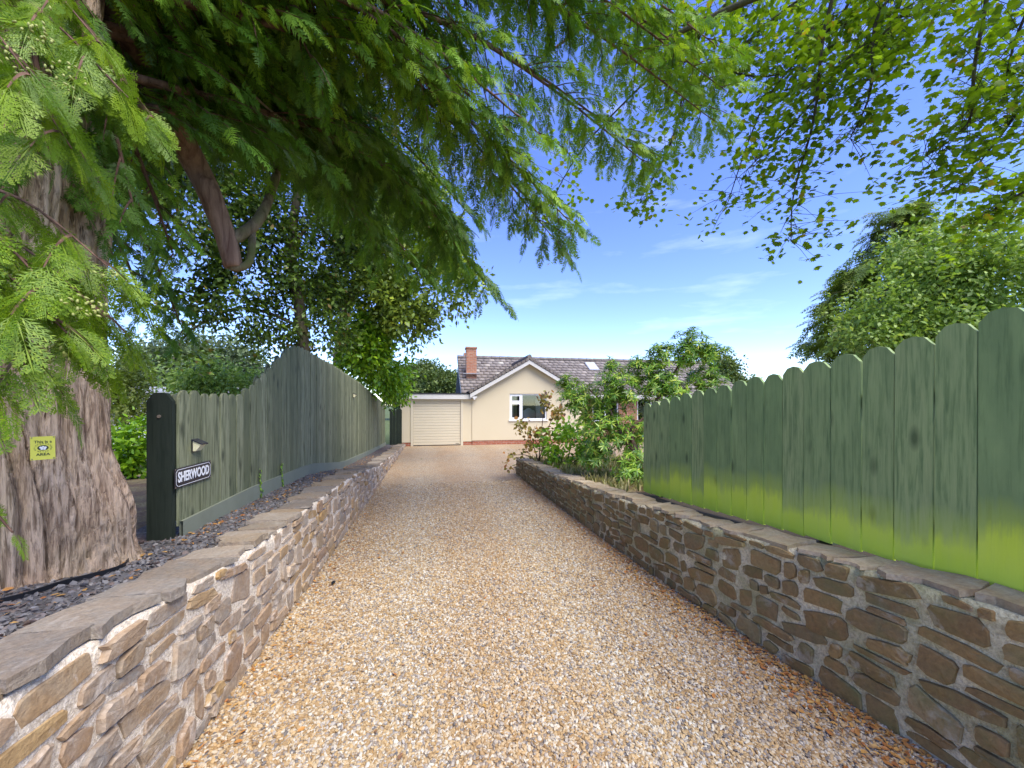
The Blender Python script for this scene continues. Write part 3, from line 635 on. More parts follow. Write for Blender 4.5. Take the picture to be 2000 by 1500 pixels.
# verge caps and barge boards
vc = MB()
for sgn in (-1, 1):
    n = 15
    for i in range(n):
        a, b = i / n, (i + 1) / n - .008
        def q(t, dz): return (xc + sgn * (xc - ex) * (1 - t), zeave + (zapex - zeave) * t + dz)
        (xa, za), (xb, zb) = q(a, .055 + random.uniform(0, .012)), q(b, .04)
        vc.add([(xa, yg0 - .035, za - .13), (xb, yg0 - .035, zb - .13), (xb, yg0 - .035, zb), (xa, yg0 - .035, za), (xa, yg0 + .12, za - .13), (xb, yg0 + .12, zb - .13), (xb, yg0 + .12, zb), (xa, yg0 + .12, za)],
               [(0, 1, 2, 3), (7, 6, 5, 4), (0, 4, 5, 1), (1, 5, 6, 2), (2, 6, 7, 3), (3, 7, 4, 0)])
vc.build('verge_tiles', M['roof_tile'], hb)
for sgn in (-1, 1):
    bb = MB(); x_e = xc + sgn * (xc - ex - .03)
    bb.prism([(x_e, zeave - .10), (xc - sgn * .0, zapex - .10), (xc, zapex - .27), (x_e + (-sgn) * .0, zeave - .27)], yg0 - .01 - .002 * sgn, yg0 + .02, 'y'); bb.build('barge_board', M['fascia_white'], hb)
    MB().box(min(x_e, x_e - sgn * .30), max(x_e, x_e - sgn * .30), yg0 + .022, YH - .002, zeave - .27, zeave - .20).build('eaves_box', M['fascia_white'], hb)
    rd = MB(); rd.tube([(xc, yg0 - .02, zapex + .055), (xc, YH + 3.9, zapex + .055)], [.10, .10], 8).build('ridge_tile', M['roof_tile'], hb) if sgn > 0 else None
# main range behind, ridge parallel to the front
yr = 21.0; zr = at_y(895, 699, yr).z; mx0 = at_y(893, 700, yr).x; mx1 = at_y(1378, 715, yr).x; ye_ = YH + 0.9; ze_ = zeave - .05
vd = (0, yr - ye_, zr - ze_); vl = math.hypot(yr - ye_, zr - ze_)
tile_field('roof_tiles', (mx0, ye_, ze_), (1, 0, 0), vd, mx1 - mx0, vl, hb)
MB().prism([(ye_, ze_ - .03), (yr, zr - .03), (2 * yr - ye_, ze_ - .03)], mx0 + .06, mx1 - .06, 'x').build('roof_deck', M['felt_dark'], hb)
rt = MB(); xx = mx0
while xx < mx1 - .05:
    rt.tube([(xx, yr, zr + .03), (min(mx1, xx + .44), yr, zr + .022)], [.12, .115], 8); xx += .45
rt.build('ridge_tiles', M['roof_tile'], hb)
MB().box(mx0 + .12, mx0 + .42, ye_ + .3, 2 * yr - ye_ - .3, -.1, ze_ - .04).prism([(ye_ + .3, ze_ - .04), (2 * yr - ye_ - .3, ze_ - .04), (yr, zr - .22)], mx0 + .12, mx0 + .42, 'x').build('gable_end_wall', M['brick_orange'], hb)
mbv = MB(); mbv.add([(mx0 + .0, ye_, ze_ - .2), (mx0 + .03, ye_, ze_ - .2), (mx0 + .03, yr, zr - .2), (mx0, yr, zr - .2), (mx0, ye_, ze_ - .02), (mx0 + .03, ye_, ze_ - .02), (mx0 + .03, yr, zr - .02), (mx0, yr, zr - .02)], [(0, 3, 2, 1), (4, 5, 6, 7), (0, 1, 5, 4), (1, 2, 6, 5), (2, 3, 7, 6), (3, 0, 4, 7)]); mbv.build('barge_board', M['fascia_white'], hb)
# front wall of the main range right of the wing: brick with white windows
yw = YH + 1.25
x1, x2, x3, x4, x5 = xR, xR + .9, xR + 2.3, xR + 3.3, mx1 - .3
fw = MB().box(x1, x2, yw, yw + .3, -.1, 2.3).box(x3, x4, yw, yw + .3, -.1, 2.3).box(x2, x3, yw, yw + .3, -.1, .9).box(x2, x3, yw, yw + .3, 2.05, 2.3).box(x4, x4 + 1.6, yw, yw + .3, -.1, .9).box(x4, x4 + 1.6, yw, yw + .3, 2.05, 2.3).box(x4 + 1.6, x5, yw, yw + .3, -.1, 2.3)
fw.build('front_wall', M['brick_orange'], hb)
for (a, b) in ((x2, x3), (x4, x4 + 1.6)):
    f = MB(); frame_rect(f, a + .002, b - .002, .902, 2.048, .07, yw + .05, yw + .12); f.box((a + b) / 2 - .035, (a + b) / 2 + .035, yw + .052, yw + .118, .972, 1.978)
    wo_ = f.build('window', M['upvc_white'], hb)
    pn = MB().box(a + .072, (a + b) / 2 - .036, yw + .08, yw + .09, .973, 1.977).box((a + b) / 2 + .036, b - .072, yw + .08, yw + .09, .973, 1.977).build('pane', M['glass']); pn.parent = wo_; pn.matrix_parent_inverse = Matrix.Translation(hb.location * 0); pn.matrix_parent_inverse = wo_.matrix_parent_inverse.inverted() if False else Matrix.Identity(4)
MB().box(x1 + .1, x5, yw + 2.5, yw + 2.6, -.1, 2.2).build('room_back', M['room'], hb)
MB().box(xR + .02, mx1, ye_ - .06, ye_ + .02, ze_ - .2, ze_ - .03).build('gutter_board', M['fascia_white'], hb)
# chimney
cy = YH + 2.0; c0, c1 = at_y(911, 677, cy), at_y(931, 727, cy)
chm = MB().box(c0.x, c1.x, cy, cy + .55, c1.z - .6, c0.z - .08).build('chimney', M['brick_orange'], hb)
MB().box(c0.x - .03, c1.x + .03, cy - .03, cy + .58, c0.z - .078, c0.z).build('chimney_cap', M['brick_orange'], hb)
MB().box(c0.x - .16, c1.x + .12, cy - .14, cy + .02, c1.z - .10, c1.z - .06).build('lead_flashing', M['lead'], hb)
q0, q1 = at_y(906, 689, 22.5), at_y(916, 700, 22.5); MB().box(q0.x, q1.x, 22.5, 22.9, q1.z - .8, q0.z).build('chimney', M['brick_orange'], hb)
# roof lights
nrm = Vector((0, -(zr - ze_), yr - ye_)).normalized(); vn = Vector((0, yr - ye_, zr - ze_)).normalized()
def roof_light(pxa, pxb, pya, pyb):
    # intersect the middle ray with the roof plane
    def hit(px, py):
        d = (pix(px, py, 1) - Vector((0, 0, CAM_H))); o_ = Vector((0, 0, CAM_H)); p0 = Vector((0, ye_, ze_)); return o_ + d * ((p0 - o_).dot(nrm) / d.dot(nrm))
    tl, br = hit(pxa, pya), hit(pxb, pyb); x0, x1_ = tl.x, br.x; va, vb = (br - Vector((0, ye_, ze_))).dot(vn), (tl - Vector((0, ye_, ze_))).dot(vn)
    root = empty('roof_light', (0, 0, 0)); root.parent = hb; root.matrix_parent_inverse = Matrix.Translation(-hb.location)
    def slab(x0, x1, va, vb, h0, h1, name, mat):
        vs = [Vector((x, ye_, ze_)) + vn * v_ + nrm * h for h in (h0, h1) for (x, v_) in ((x0, va), (x1, va), (x1, vb), (x0, vb))]
        o = MB().add(vs, [(0, 3, 2, 1), (4, 5, 6, 7), (0, 1, 5, 4), (1, 2, 6, 5), (2, 3, 7, 6), (3, 0, 4, 7)]).build(name, M[mat]); o.parent = root
    slab(x0, x1_, va, vb, .0, .085, 'frame', 'lead'); slab(x0 + .06, x1_ - .06, va + .06, vb - .06, .086, .095, 'pane', 'skylight_glass')
roof_light(1141, 1171, 710, 725); roof_light(1272, 1300, 713, 727)
# garage
ga = empty('garage', (P(850, 870).x, YH, 0)); tag(ga, 'flat-roofed cream garage with ribbed up-and-over door joined to the bungalow', 'garage')
gx0, gx1 = P(782, 800).x, xL - .002; dz1 = P(850, 783).z; dx0, dx1 = P(807, 800).x, P(900, 800).x; fz0, fz1 = P(850, 779.5).z, P(850, 770).z
MB().box(gx0, dx0 - .10, YH + .03, YH + .3, .16, fz0).box(dx1 + .10, gx1, YH + .03, YH + .3, .16, fz0).box(dx0 - .1, dx1 + .1, YH + .05, YH + .3, dz1 + .07, fz0).box(gx0, gx0 + .25, YH + .3, YH + 5.5, .16, fz0).build('wall', M['render_cream'], ga)
MB().box(gx0 + .01, dx0 - .11, YH + .045, YH + .29, -.1, .158).box(dx1 + .11, gx1 - .01, YH + .045, YH + .29, -.1, .158).build('brick_plinth', M['brick_red'], ga)
fr_ = MB().box(dx0 - .1, dx0, YH + .0, YH + .14, -.05, dz1 + .07).box(dx1, dx1 + .1, YH + .0, YH + .14, -.05, dz1 + .07).box(dx0, dx1, YH + .0, YH + .14, dz1, dz1 + .07).build('door_frame', M['door_cream'], ga)
dr = empty('door', (0, 0, 0)); dr.parent = ga; dr.matrix_parent_inverse = Matrix.Translation(-ga.location)
np_n = 16; ph = (dz1 - .03) / np_n
for i in range(np_n):
    z0 = .03 + i * ph
    o = MB().prism([(YH + .05, z0 + .004), (YH + .042, z0 + .012), (YH + .042, z0 + ph - .012), (YH + .05, z0 + ph - .003), (YH + .08, z0 + ph - .003), (YH + .08, z0 + .004)], dx0 + .006, dx1 - .006, 'x').build('door_panel', M['door_cream']); o.parent = dr
o = MB().box(dx1 - .22, dx1 - .08, YH + .036, YH + .0415, .075, .095).build('handle', M['black_plastic']); o.parent = dr
o = MB().box(dx0 + .004, dx1 - .004, YH + .046, YH + .08, 0.0, .03).build('bottom_seal', M['black_plastic']); o.parent = dr
MB().box(dx0 - .05, dx1 + .05, YH + .09, YH + .12, -.02, dz1 + .03).build('door_backing', M['felt_dark'], ga)
MB().box(gx0 - .08, P(920, 775).x, YH - .12, YH + .02, fz0, fz1).build('fascia', M['fascia_white'], ga)
MB().box(gx0 - .10, xL - .004, YH - .14, YH + 5.6, fz1 + .002, fz1 + .05).build('roof', M['felt_dark'], ga)
sl_ = empty('security_light', P(924, 776, YH - .1)); tag(sl_, 'small white security light at the corner of the garage fascia', 'lamp')
p = sl_.location
MB().box(p.x - .05, p.x + .05, YH - .06, YH - .001, p.z - .04, p.z + .05).build('bracket', M['upvc_white'], sl_)
MB().tube([(p.x - .02, YH - .055, p.z), (p.x + .06, YH - .2, p.z - .05)], [.045, .06], 10).build('lamp_head', M['upvc_white'], sl_)
# pale outbuilding seen beyond the left fence
ob = empty('outbuilding', (-11.5, 18, 0)); tag(ob, 'low white outbuilding with grey roof glimpsed beyond the left fence', 'building')
MB().box(-17, -6.9, 17.6, 21, -.1, 2.0).build('wall', M['upvc_white'], ob)
MB().box(-17.1, -6.8, 17.45, 21.1, 2.0, 2.18).build('fascia', M['upvc_white'], ob)
MB().prism([(17.4, 2.18), (21.2, 2.18), (21.2, 2.25), (19.3, 2.5), (17.4, 2.25)], -17.15, -6.75, 'x').build('roof', M['lead'], ob)
MB().box(-12.6, -11.4, 17.53, 17.598, 1.0, 1.7).build('window', M['room'], ob)
# ------------------------------------------------------------------ foliage tools
def unit(a): return a / np.maximum(1e-9, np.linalg.norm(a, axis=-1, keepdims=True))
def frames(D, Nh):
    D = unit(D); S = unit(np.cross(Nh, D)); Nn = np.cross(D, S); return np.stack([D, S, Nn], axis=-1)      # (N,3,3)
def scatter(templates, Pn, D, Nh, S, which=None, tint=None):
    """templates: list of (V, T); one copy per point, joined into arrays"""
    Fm = frames(D, Nh); n = len(Pn); VV = []; TT = []; RR = []; off = 0
    which = RNG.integers(0, len(templates), n) if which is None else which
    tint = RNG.random(n) if tint is None else tint
    for q, (V, T) in enumerate(templates):
        ix = np.nonzero(which == q)[0]
        if not len(ix): continue
        X = np.einsum('nij,kj->nki', Fm[ix], V) * S[ix][:, None, None] + Pn[ix][:, None, :]
        VV.append(X.reshape(-1, 3)); TT.append((T[None] + (np.arange(len(ix)) * len(V))[:, None, None] + off).reshape(-1, 3)); off += len(ix) * len(V)
        RR.append((np.repeat(tint[ix], len(T)) + RNG.normal(0, 0.05, len(ix) * len(T))).clip(0, 1))
    return np.concatenate(VV), np.concatenate(TT), np.concatenate(RR)
def foliage_obj(name, templates, Pn, D, Nh, S, mat, parent, tint=None):
    V, T, Rr = scatter(templates, np.asarray(Pn), np.asarray(D), np.asarray(Nh), np.asarray(S), tint=tint)
    return tag(link(name, np_mesh(name, V, T, Rr), mat, parent), kind='stuff')
def spray_template(pairs, subs, seed, wd=0.022):
    """flat fern-like cedar spray, axis +X, length 1"""
    rg = np.random.default_rng(seed); V = []; T = []
    def strip(p, q, w):
        d = q - p; sd = np.array([-d[1], d[0], 0.0]); sd = sd / (np.linalg.norm(sd) + 1e-9) * w / 2; m = p + d * 0.45; k = len(V)
        V.extend([p, m - sd, q, m + sd]); T.extend([(k, k + 1, k + 2), (k, k + 2, k + 3)])
    bend = lambda x, y: -0.22 * x * x - 0.25 * y * y
    def P3(x, y): return np.array([x, y, bend(x, y)])
    strip(P3(0, 0), P3(.55, 0), wd); strip(P3(.5, 0), P3(1, 0), wd)
    for i in range(pairs):
        t = .06 + .88 * i / pairs
        for s in (-1, 1):
            L = (.42 * (1 - t) ** .75 + .06) * rg.uniform(.75, 1.15); a = math.radians(rg.uniform(38, 55)); c, sn = math.cos(a), math.sin(a) * s
            strip(P3(t, 0), P3(t + L * c, L * sn), wd * .9)
            for j in range(subs):
                u = .2 + .75 * j / subs; l2 = L * .33 * (1 - u * .6) * rg.uniform(.8, 1.2)
                for s2 in (-1, 1):
                    a2 = math.atan2(sn, c) + s2 * math.radians(38); b = (t + L * c * u, L * sn * u)
                    strip(P3(*b), P3(b[0] + l2 * math.cos(a2), b[1] + l2 * math.sin(a2)), wd * .95)
    return np.array(V), np.array(T)
LEAF_OVAL = (np.array([(0, 0, 0), (.35, .26, .05), (.35, -.26, .05), (.75, .2, .03), (.75, -.2, .03), (1, 0, -.05), (.45, 0, -.03)]), np.array([(0, 2, 6), (0, 6, 1), (6, 2, 4), (6, 3, 1), (6, 4, 5), (6, 5, 3)]))
LEAF_LITE = (np.array([(0, 0, 0), (.5, .27, .04), (.5, -.27, .04), (1, 0, -.05)]), np.array([(0, 2, 1), (1, 2, 3)]))
LEAF_NARROW = (np.array([(0, 0, 0), (.4, .12, .03), (.4, -.12, .03), (1, 0, -.12), (.45, 0, -.01)]), np.array([(0, 2, 4), (0, 4, 1), (4, 2, 3), (4, 3, 1)]))
LEAF_ROUND = (np.array([(0, 0, 0), (.2, .33, .03), (.65, .42, .04), (.98, .16, 0), (.98, -.16, 0), (.65, -.42, .04), (.2, -.33, .03), (.5, 0, -.03)]), np.array([(7, 0, 6), (7, 6, 5), (7, 5, 4), (7, 4, 3), (7, 3, 2), (7, 2, 1), (7, 1, 0)]))
_mp = [(0, .04), (.12, .45), (.26, .32), (.42, .62), (.52, .34), (.72, .40), (.74, .20), (1.0, 0), (.74, -.20), (.72, -.40), (.52, -.34), (.42, -.62), (.26, -.32), (.12, -.45), (0, -.04)]
LEAF_MAPLE = (np.array([(x, y, -.25 * y * y - .12 * x * x) for x, y in _mp] + [(.32, 0, 0)]), np.array([(15, (i + 1) % 15, i) for i in range(15)]))
SPR_LO = [spray_template(7, 1, k, .066) for k in range(4)]
SPR_HI = [spray_template(13, 4, 20 + k, .022) for k in range(4)]
SPR_CO = [spray_template(6, 2, 40 + k, .06) for k in range(3)]
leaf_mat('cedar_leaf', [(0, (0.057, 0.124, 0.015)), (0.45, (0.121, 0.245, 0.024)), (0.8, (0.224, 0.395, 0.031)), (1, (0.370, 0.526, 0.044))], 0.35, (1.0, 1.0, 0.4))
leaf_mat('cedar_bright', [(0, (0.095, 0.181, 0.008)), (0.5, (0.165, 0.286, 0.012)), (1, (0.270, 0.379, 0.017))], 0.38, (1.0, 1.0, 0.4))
leaf_mat('cone_green', [(0, (0.26, 0.29, 0.06)), (1, (0.40, 0.42, 0.13))], 0.1)
leaf_mat('maple_leaf', [(0, (0.107, 0.194, 0.014)), (0.5, (0.195, 0.327, 0.018)), (0.96, (0.302, 0.448, 0.030)), (1, (0.367, 0.267, 0.040))], 0.6, (1.0, 1.0, 0.3))
leaf_mat('dark_leaf_green', [(0, (0.030, 0.058, 0.010)), (0.6, (0.073, 0.132, 0.014)), (0.97, (0.142, 0.226, 0.020)), (1, (0.190, 0.132, 0.030))], 0.3, (1.0, 1.0, 0.35))
leaf_mat('laurel_leaf', [(0, (0.103, 0.214, 0.020)), (0.5, (0.208, 0.407, 0.025)), (1, (0.394, 0.611, 0.032))], 0.35, (1, 1, .35), 0.3, 0.5)
leaf_mat('pieris_leaf', [(0, (0.098, 0.199, 0.030)), (0.5, (0.231, 0.435, 0.051)), (0.85, (0.464, 0.620, 0.072)), (1, (0.620, 0.620, 0.101))], 0.3, (1, 1, .4), 0.3, 0.5)
leaf_mat('smoke_leaf', [(0, (0.16, 0.08, 0.07)), (0.2, (0.26, 0.26, 0.05)), (0.6, (0.42, 0.33, 0.07)), (0.85, (0.50, 0.30, 0.08)), (1, (0.58, 0.22, 0.08))], 0.35, (1, .95, .5))
leaf_mat('far_leaf', [(0, (0.055, 0.090, 0.024)), (0.6, (0.117, 0.172, 0.042)), (1, (0.203, 0.248, 0.060))], 0.3)
leaf_mat('grey_leaf', [(0, (0.072, 0.108, 0.050)), (0.6, (0.144, 0.198, 0.094)), (1, (0.240, 0.300, 0.132))], 0.3)
leaf_mat('lime_leaf', [(0, (0.09, 0.13, 0.02)), (0.6, (0.19, 0.26, 0.04)), (1, (0.33, 0.37, 0.10))], 0.4)
leaf_mat('conifer_leaf', [(0, (0.112, 0.164, 0.031)), (0.6, (0.210, 0.307, 0.047)), (1, (0.419, 0.509, 0.062))], 0.3)
leaf_mat('birch_leaf', [(0, (0.117, 0.198, 0.036)), (0.6, (0.255, 0.399, 0.083)), (1, (0.470, 0.597, 0.145))], 0.4)
leaf_mat('dry_grass', [(0, (0.20, 0.22, 0.05)), (0.5, (0.38, 0.33, 0.12)), (1, (0.50, 0.42, 0.20))], 0.3)
leaf_mat('litter', [(0, (0.30, 0.11, 0.035)), (0.4, (0.42, 0.19, 0.05)), (0.8, (0.50, 0.30, 0.09)), (1, (0.16, 0.08, 0.05))], 0.1)
def bark(name, a, b, moss=0.0):
    t = NT(name); v = t.coord('Object', (7, 7, 0.8)); n1 = t.noise(v, 2.2, 6, 0.65, 0.5); n2 = t.noise(t.coord('Object'), 3, 5)
    c = t.mix(t.ramp(n1, [(0.35, 0.0), (0.62, 1.0)]), a, b)
    if moss: c = t.mix(t.ramp(n2, [(0.42, 0.0), (0.62, moss)]), c, (0.14, 0.15, 0.04))
    M[name] = t.fin(c, 0.9, t.bump(n1, 0.7, 0.02), 0.15)
bark('bark_red', (0.075, 0.042, 0.030), (0.20, 0.115, 0.080)); bark('bark_moss', (0.10, 0.07, 0.045), (0.26, 0.20, 0.13), 0.8)
bark('bark_limb', (0.15, 0.08, 0.055), (0.36, 0.22, 0.15)); bark('bark_pale', (0.26, 0.19, 0.14), (0.48, 0.38, 0.30), 0.25); bark('bark_dark', (0.035, 0.026, 0.02), (0.10, 0.08, 0.06), 0.4)
def bez(ps, n):
    ps = [Vector(p) for p in ps]; m = len(ps) - 1; out = []
    for i in range(n + 1):          # Catmull-Rom through the points
        t = i / n * m; k = min(int(t), m - 1); f = t - k; a = ps[max(k - 1, 0)]; b = ps[k]; c = ps[k + 1]; d = ps[min(k + 2, m)]
        out.append(0.5 * ((2 * b) + (c - a) * f + (2 * a - 5 * b + 4 * c - d) * f * f + (3 * b - a - 3 * c + d) * f ** 3))
    return out
def limb(name, ps, r0, r1, mat, parent, n=14, seg=8, jit=0.12):
    pts = bez(ps, n); return MB().tube(pts, [r0 + (r1 - r0) * i / n for i in range(n + 1)], seg, jit).build(name, mat, parent, True)
class Sprays:
    def __init__(s): s.p = []; s.d = []; s.n = []; s.s = []; s.t = []; s.tb = .4; s.tw = MB()
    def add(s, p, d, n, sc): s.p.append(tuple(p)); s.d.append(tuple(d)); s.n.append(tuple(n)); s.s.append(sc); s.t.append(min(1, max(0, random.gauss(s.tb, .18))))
UP = Vector((0, 0, 1))
def clothe(F, pts, sec, spl, step=0.17, start=0.25, droop=0.5, sub=.13):
    """side shoots with cedar sprays along a bough"""
    n = len(pts); cum = [0]
    for a, b in zip(pts, pts[1:]): cum.append(cum[-1] + (b - a).length)
    L = cum[-1]; s = L * start; flip = 1
    while s <= L:
        k = max(i for i in range(n) if cum[i] <= s + 1e-6); k = min(k, n - 2); f = (s - cum[k]) / max(1e-6, cum[k + 1] - cum[k]); Pp = pts[k].lerp(pts[k + 1], f); Tt = (pts[k + 1] - pts[k]).normalized()
        flip = -flip; sd = Tt.cross(UP); sd = (sd.normalized() if sd.length > .1 else Vector((1, 0, 0))) * flip
        ln = sec * (1 - .45 * s / L) * random.uniform(.6, 1.25); d0 = (Tt * .55 + sd * random.uniform(.5, 1) + UP * random.uniform(-.45, .2)).normalized()
        sp = [Pp + d0 * (ln * t) + Vector((0, 0, -droop * ln * t * t)) for t in (0, .25, .5, .75, 1)]
        F.tw.tube(sp, [.007, .006, .005, .004, .0025], 3, 0, False)
        for j, t in enumerate(np.arange(.15, 1.0, sub)):
            q = min(int(t * 4), 3); pp = sp[q].lerp(sp[q + 1], t * 4 - q); tt = (sp[q + 1] - sp[q]).normalized(); s2 = tt.cross(UP)
            s2 = (s2.normalized() if s2.length > .1 else Vector((0, 1, 0))) * (1 if j % 2 else -1)
            dd = (tt * .8 + s2 * random.uniform(.3, .9) + Vector((0, 0, -random.uniform(.1, .75)))).normalized()
            F.add(pp, dd, (random.gauss(0, .5), random.gauss(0, .5), 1), spl * random.uniform(.65, 1.25))
        F.add(sp[-1], (sp[-1] - sp[-2]).normalized(), (random.gauss(0, .4), random.gauss(0, .4), 1), spl * random.uniform(.8, 1.3))
        s += step * random.uniform(.7, 1.3)
    F.add(pts[-1], (pts[-1] - pts[-2]).normalized(), (0, .3, 1), spl)
def clumps(blobs, per_m3, leaves, spread, up=0.7, hollow=0.35):
    """leaf positions in clumps through ellipsoids: blobs = (centre, (rx, ry, rz))"""
    Pn = []; D = []; Nn = []
    for c, r in blobs:
        r = np.array(r, float); n = max(3, int(per_m3 * r[0] * r[1] * r[2] * 4.2))
        u = unit(RNG.normal(size=(n, 3))) * (hollow + (1 - hollow) * RNG.random((n, 1)) ** .6); cc = np.array(c) + u * r * (1 + .18 * RNG.normal(size=(n, 1)))
        m = RNG.poisson(leaves, n); base = np.repeat(cc, m, axis=0); k = len(base)
        out = unit(np.repeat(u, m, axis=0) + RNG.normal(size=(k, 3)) * .7)
        Pn.append(base + RNG.normal(size=(k, 3)) * spread); D.append(out + np.array([0, 0, -.25])); Nn.append(RNG.normal(size=(k, 3)) * .6 + np.array([0, 0, up]))
    return np.concatenate(Pn), np.concatenate(D), np.concatenate(Nn)
def crown(name, blobs, per_m3, leaves, spread, tmpl, size, mat, parent, **kw):
    Pn, D, Nn = clumps(blobs, per_m3, leaves, spread, **kw); S = size * RNG.uniform(.65, 1.25, len(Pn))
    return foliage_obj(name, [tmpl], Pn, D, Nn, S, M[mat], parent)
def blob(px, py, d, r, rz=None): p = pix(px, py, d); return (tuple(p), (r, r, rz or r))

# ------------------------------------------------------------------ the big cedar on the left
random.seed(5)
TC = Vector((-2.72, 2.84, 0)); tz0 = left_bed_z(-2.4, 2.8) - .06
ced = empty('cedar_tree', (TC.x, TC.y, tz0)); tag(ced, 'massive cedar with fluted trunk and drooping sprays overhanging the drive', 'tree')
na, nz = 360, 150; vs = []; fs = []
for j in range(nz + 1):
    t = j / nz; z = 8.2 * t ** 1.5; r = .632 - .008 * z + .13 * math.exp(-z / .14) + .02 * math.exp(-((z - .42) / .3) ** 2)
    for i in range(na):
        a = 2 * math.pi * i / na; ca, sa = math.cos(a), math.sin(a)
        tw = a + .10 * math.sin(z * 1.7) + .16 * N3(ca * 1.5, sa * 1.5, z * .9)
        but = .075 * math.exp(-z / .6) * math.sin(tw * 5 + 1.2) + .05 * math.exp(-z / 1.4) * math.sin(tw * 3 + .5)
        fl = N3(math.cos(tw) * 9, math.sin(tw) * 9, z * .55); fl2 = N3(math.cos(tw) * 24, math.sin(tw) * 24, z * .9 + 7)
        rid = .055 * min(1, 2.6 * abs(fl)) ** .55 + .036 * min(1, 3 * abs(fl2)) ** .6 - .06 + .02 * N3(ca * 3, sa * 3, z * 2.5)
        bul = .07 * math.exp(-((z - .38) / .25) ** 2) * math.exp(-((math.atan2(math.sin(a - .25), math.cos(a - .25))) / .55) ** 2)
        rr = r + but + rid + bul; vs.append((TC.x + rr * ca, TC.y + rr * sa, tz0 + z))
for j in range(nz):
    for i in range(na):
        a, b = j * na + i, j * na + (i + 1) % na; fs.append((a, b, b + na, a + na))
t = NT('cedar_bark'); v = t.coord('Object', (1, 1, .14)); n1 = t.noise(t.coord('Object', (1, 1, .07)), 40, 6, .65, .5); n2 = t.noise(t.coord('Object', (1, 1, .35)), 4, 5); zz = t.sep(t.coord('Object'))[2]
n3 = t.noise(t.coord('Object', (1, 1, .1)), 60, 5, .7, .3); c = t.mix(t.ramp(n2, [(.35, 0.), (.65, 1.)]), (.56, .38, .25), (.76, .58, .42)); c = t.mix(t.ramp(n3, [(.40, .7), (.5, 0.)]), c, (.20, .125, .08)); c = t.mix(t.ramp(n1, [(.36, .75), (.5, 0.)]), c, (.14, .085, .055)); c = t.mix(t.ramp(n1, [(.55, 0.), (.7, .5)]), c, (.50, .42, .34))
c = t.mix(t.ramp(t.noise(t.coord('Object'), 1.5, 4), [(.5, 0.), (.7, .35)]), c, (.20, .19, .08))
M['cedar_bark'] = t.fin(c, .92, t.bump(t.math('ADD', n1, t.math('MULTIPLY', n3, .6)), 1.0, .03), .12)
obj('trunk', vs, fs, M['cedar_bark'], ced, True)
CED = Sprays()
def from_trunk(z, ang): return Vector((TC.x + .42 * math.cos(ang), TC.y + .42 * math.sin(ang), z))
# boughs: (start height, end pixel + depth, sag, side shoots, spray length)
BOUGHS = [(5.3, (1430, 110, 4.8), .3, .8, .30), (5.0, (1400, 240, 5.2), .3, .8, .30), (4.8, (1270, 310, 5.4), .2, .8, .30), (4.4, (1070, 430, 5.0), .3, .8, .32),
          (4.6, (1010, 330, 4.2), .2, .8, .30), (5.2, (860, 200, 3.6), .3, .8, .28), (4.3, (820, 400, 5.6), .2, .9, .32), (4.0, (960, 570, 7.2), .5, .9, .36),
          (5.6, (650, 140, 3.7), .3, .8, .28), (5.8, (500, 40, 3.2), .3, .7, .26), (4.6, (600, 300, 4.6), .2, .8, .30), (4.9, (460, 200, 3.6), .2, .7, .27),
          (3.9, (340, 500, 3.5), .1, .55, .25), (5.8, (1150, 50, 4.2), .3, .8, .28), (5.7, (900, 60, 3.7), .3, .8, .28), (6.0, (1320, 20, 4.8), .3, .8, .30),
          (4.5, (720, 330, 5.2), .2, .9, .32), (4.0, (760, 500, 6.8), .3, .9, .36), (4.3, (900, 460, 6.2), .3, .9, .34), (5.5, (330, 120, 3.0), .2, .6, .25),
          (6.2, (760, -40, 3.6), .2, .8, .28), (6.3, (1050, -60, 4.2), .2, .8, .28), (5.2, (560, 200, 4.0), .2, .8, .28), (3.6, (300, 640, 4.2), .1, .5, .24), (3.7, (250, 430, 3.1), .1, .45, .24), (4.6, (150, 330, 2.4), .1, .5, .24), (4.4, (60, 390, 2.3), .1, .5, .24), (4.4, (210, 400, 2.7), .1, .5, .24), (4.9, (110, 240, 2.3), .1, .5, .24), (4.0, (170, 470, 2.5), .05, .4, .22)]
HIGHLIGHT_TINT = {(1430, 110), (1400, 240), (1070, 430), (1010, 330), (1320, 20), (860, 200), (1270, 310), (340, 500)}  # bright highlights put into the leaf tint of these boughs
for (z0, e, sag, sec, spl) in BOUGHS:
    for rep in range(3 if 380 < e[0] < 1130 else 2):
        CED.tb = .72 if (e[0], e[1]) in HIGHLIGHT_TINT else .36
        if rep: e = (e[0] + random.uniform(-80, 60), e[1] + random.uniform(-70, 50), e[2] + random.uniform(-.4, .5)); z0 += random.uniform(-.3, .3)
        b = pix(*e); ang = math.atan2(b.y - TC.y, b.x - TC.x) + random.uniform(-.3, .3); a = from_trunk(z0, ang)
        m = a.lerp(b, .5) + Vector((0, 0, .35 + sag)); pts = bez([a, m, b], 16)
        MB().tube(pts, [.036 - .032 * i / 16 for i in range(17)], 7, .1).build('branch', M['bark_red'], ced, True)
        clothe(CED, pts, sec * .85, spl * .62, .14, .06, .32, .095)
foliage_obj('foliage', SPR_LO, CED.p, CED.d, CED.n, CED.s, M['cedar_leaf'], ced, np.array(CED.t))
CED.tw.build('twigs', M['bark_red'], ced)['kind'] = 'stuff'
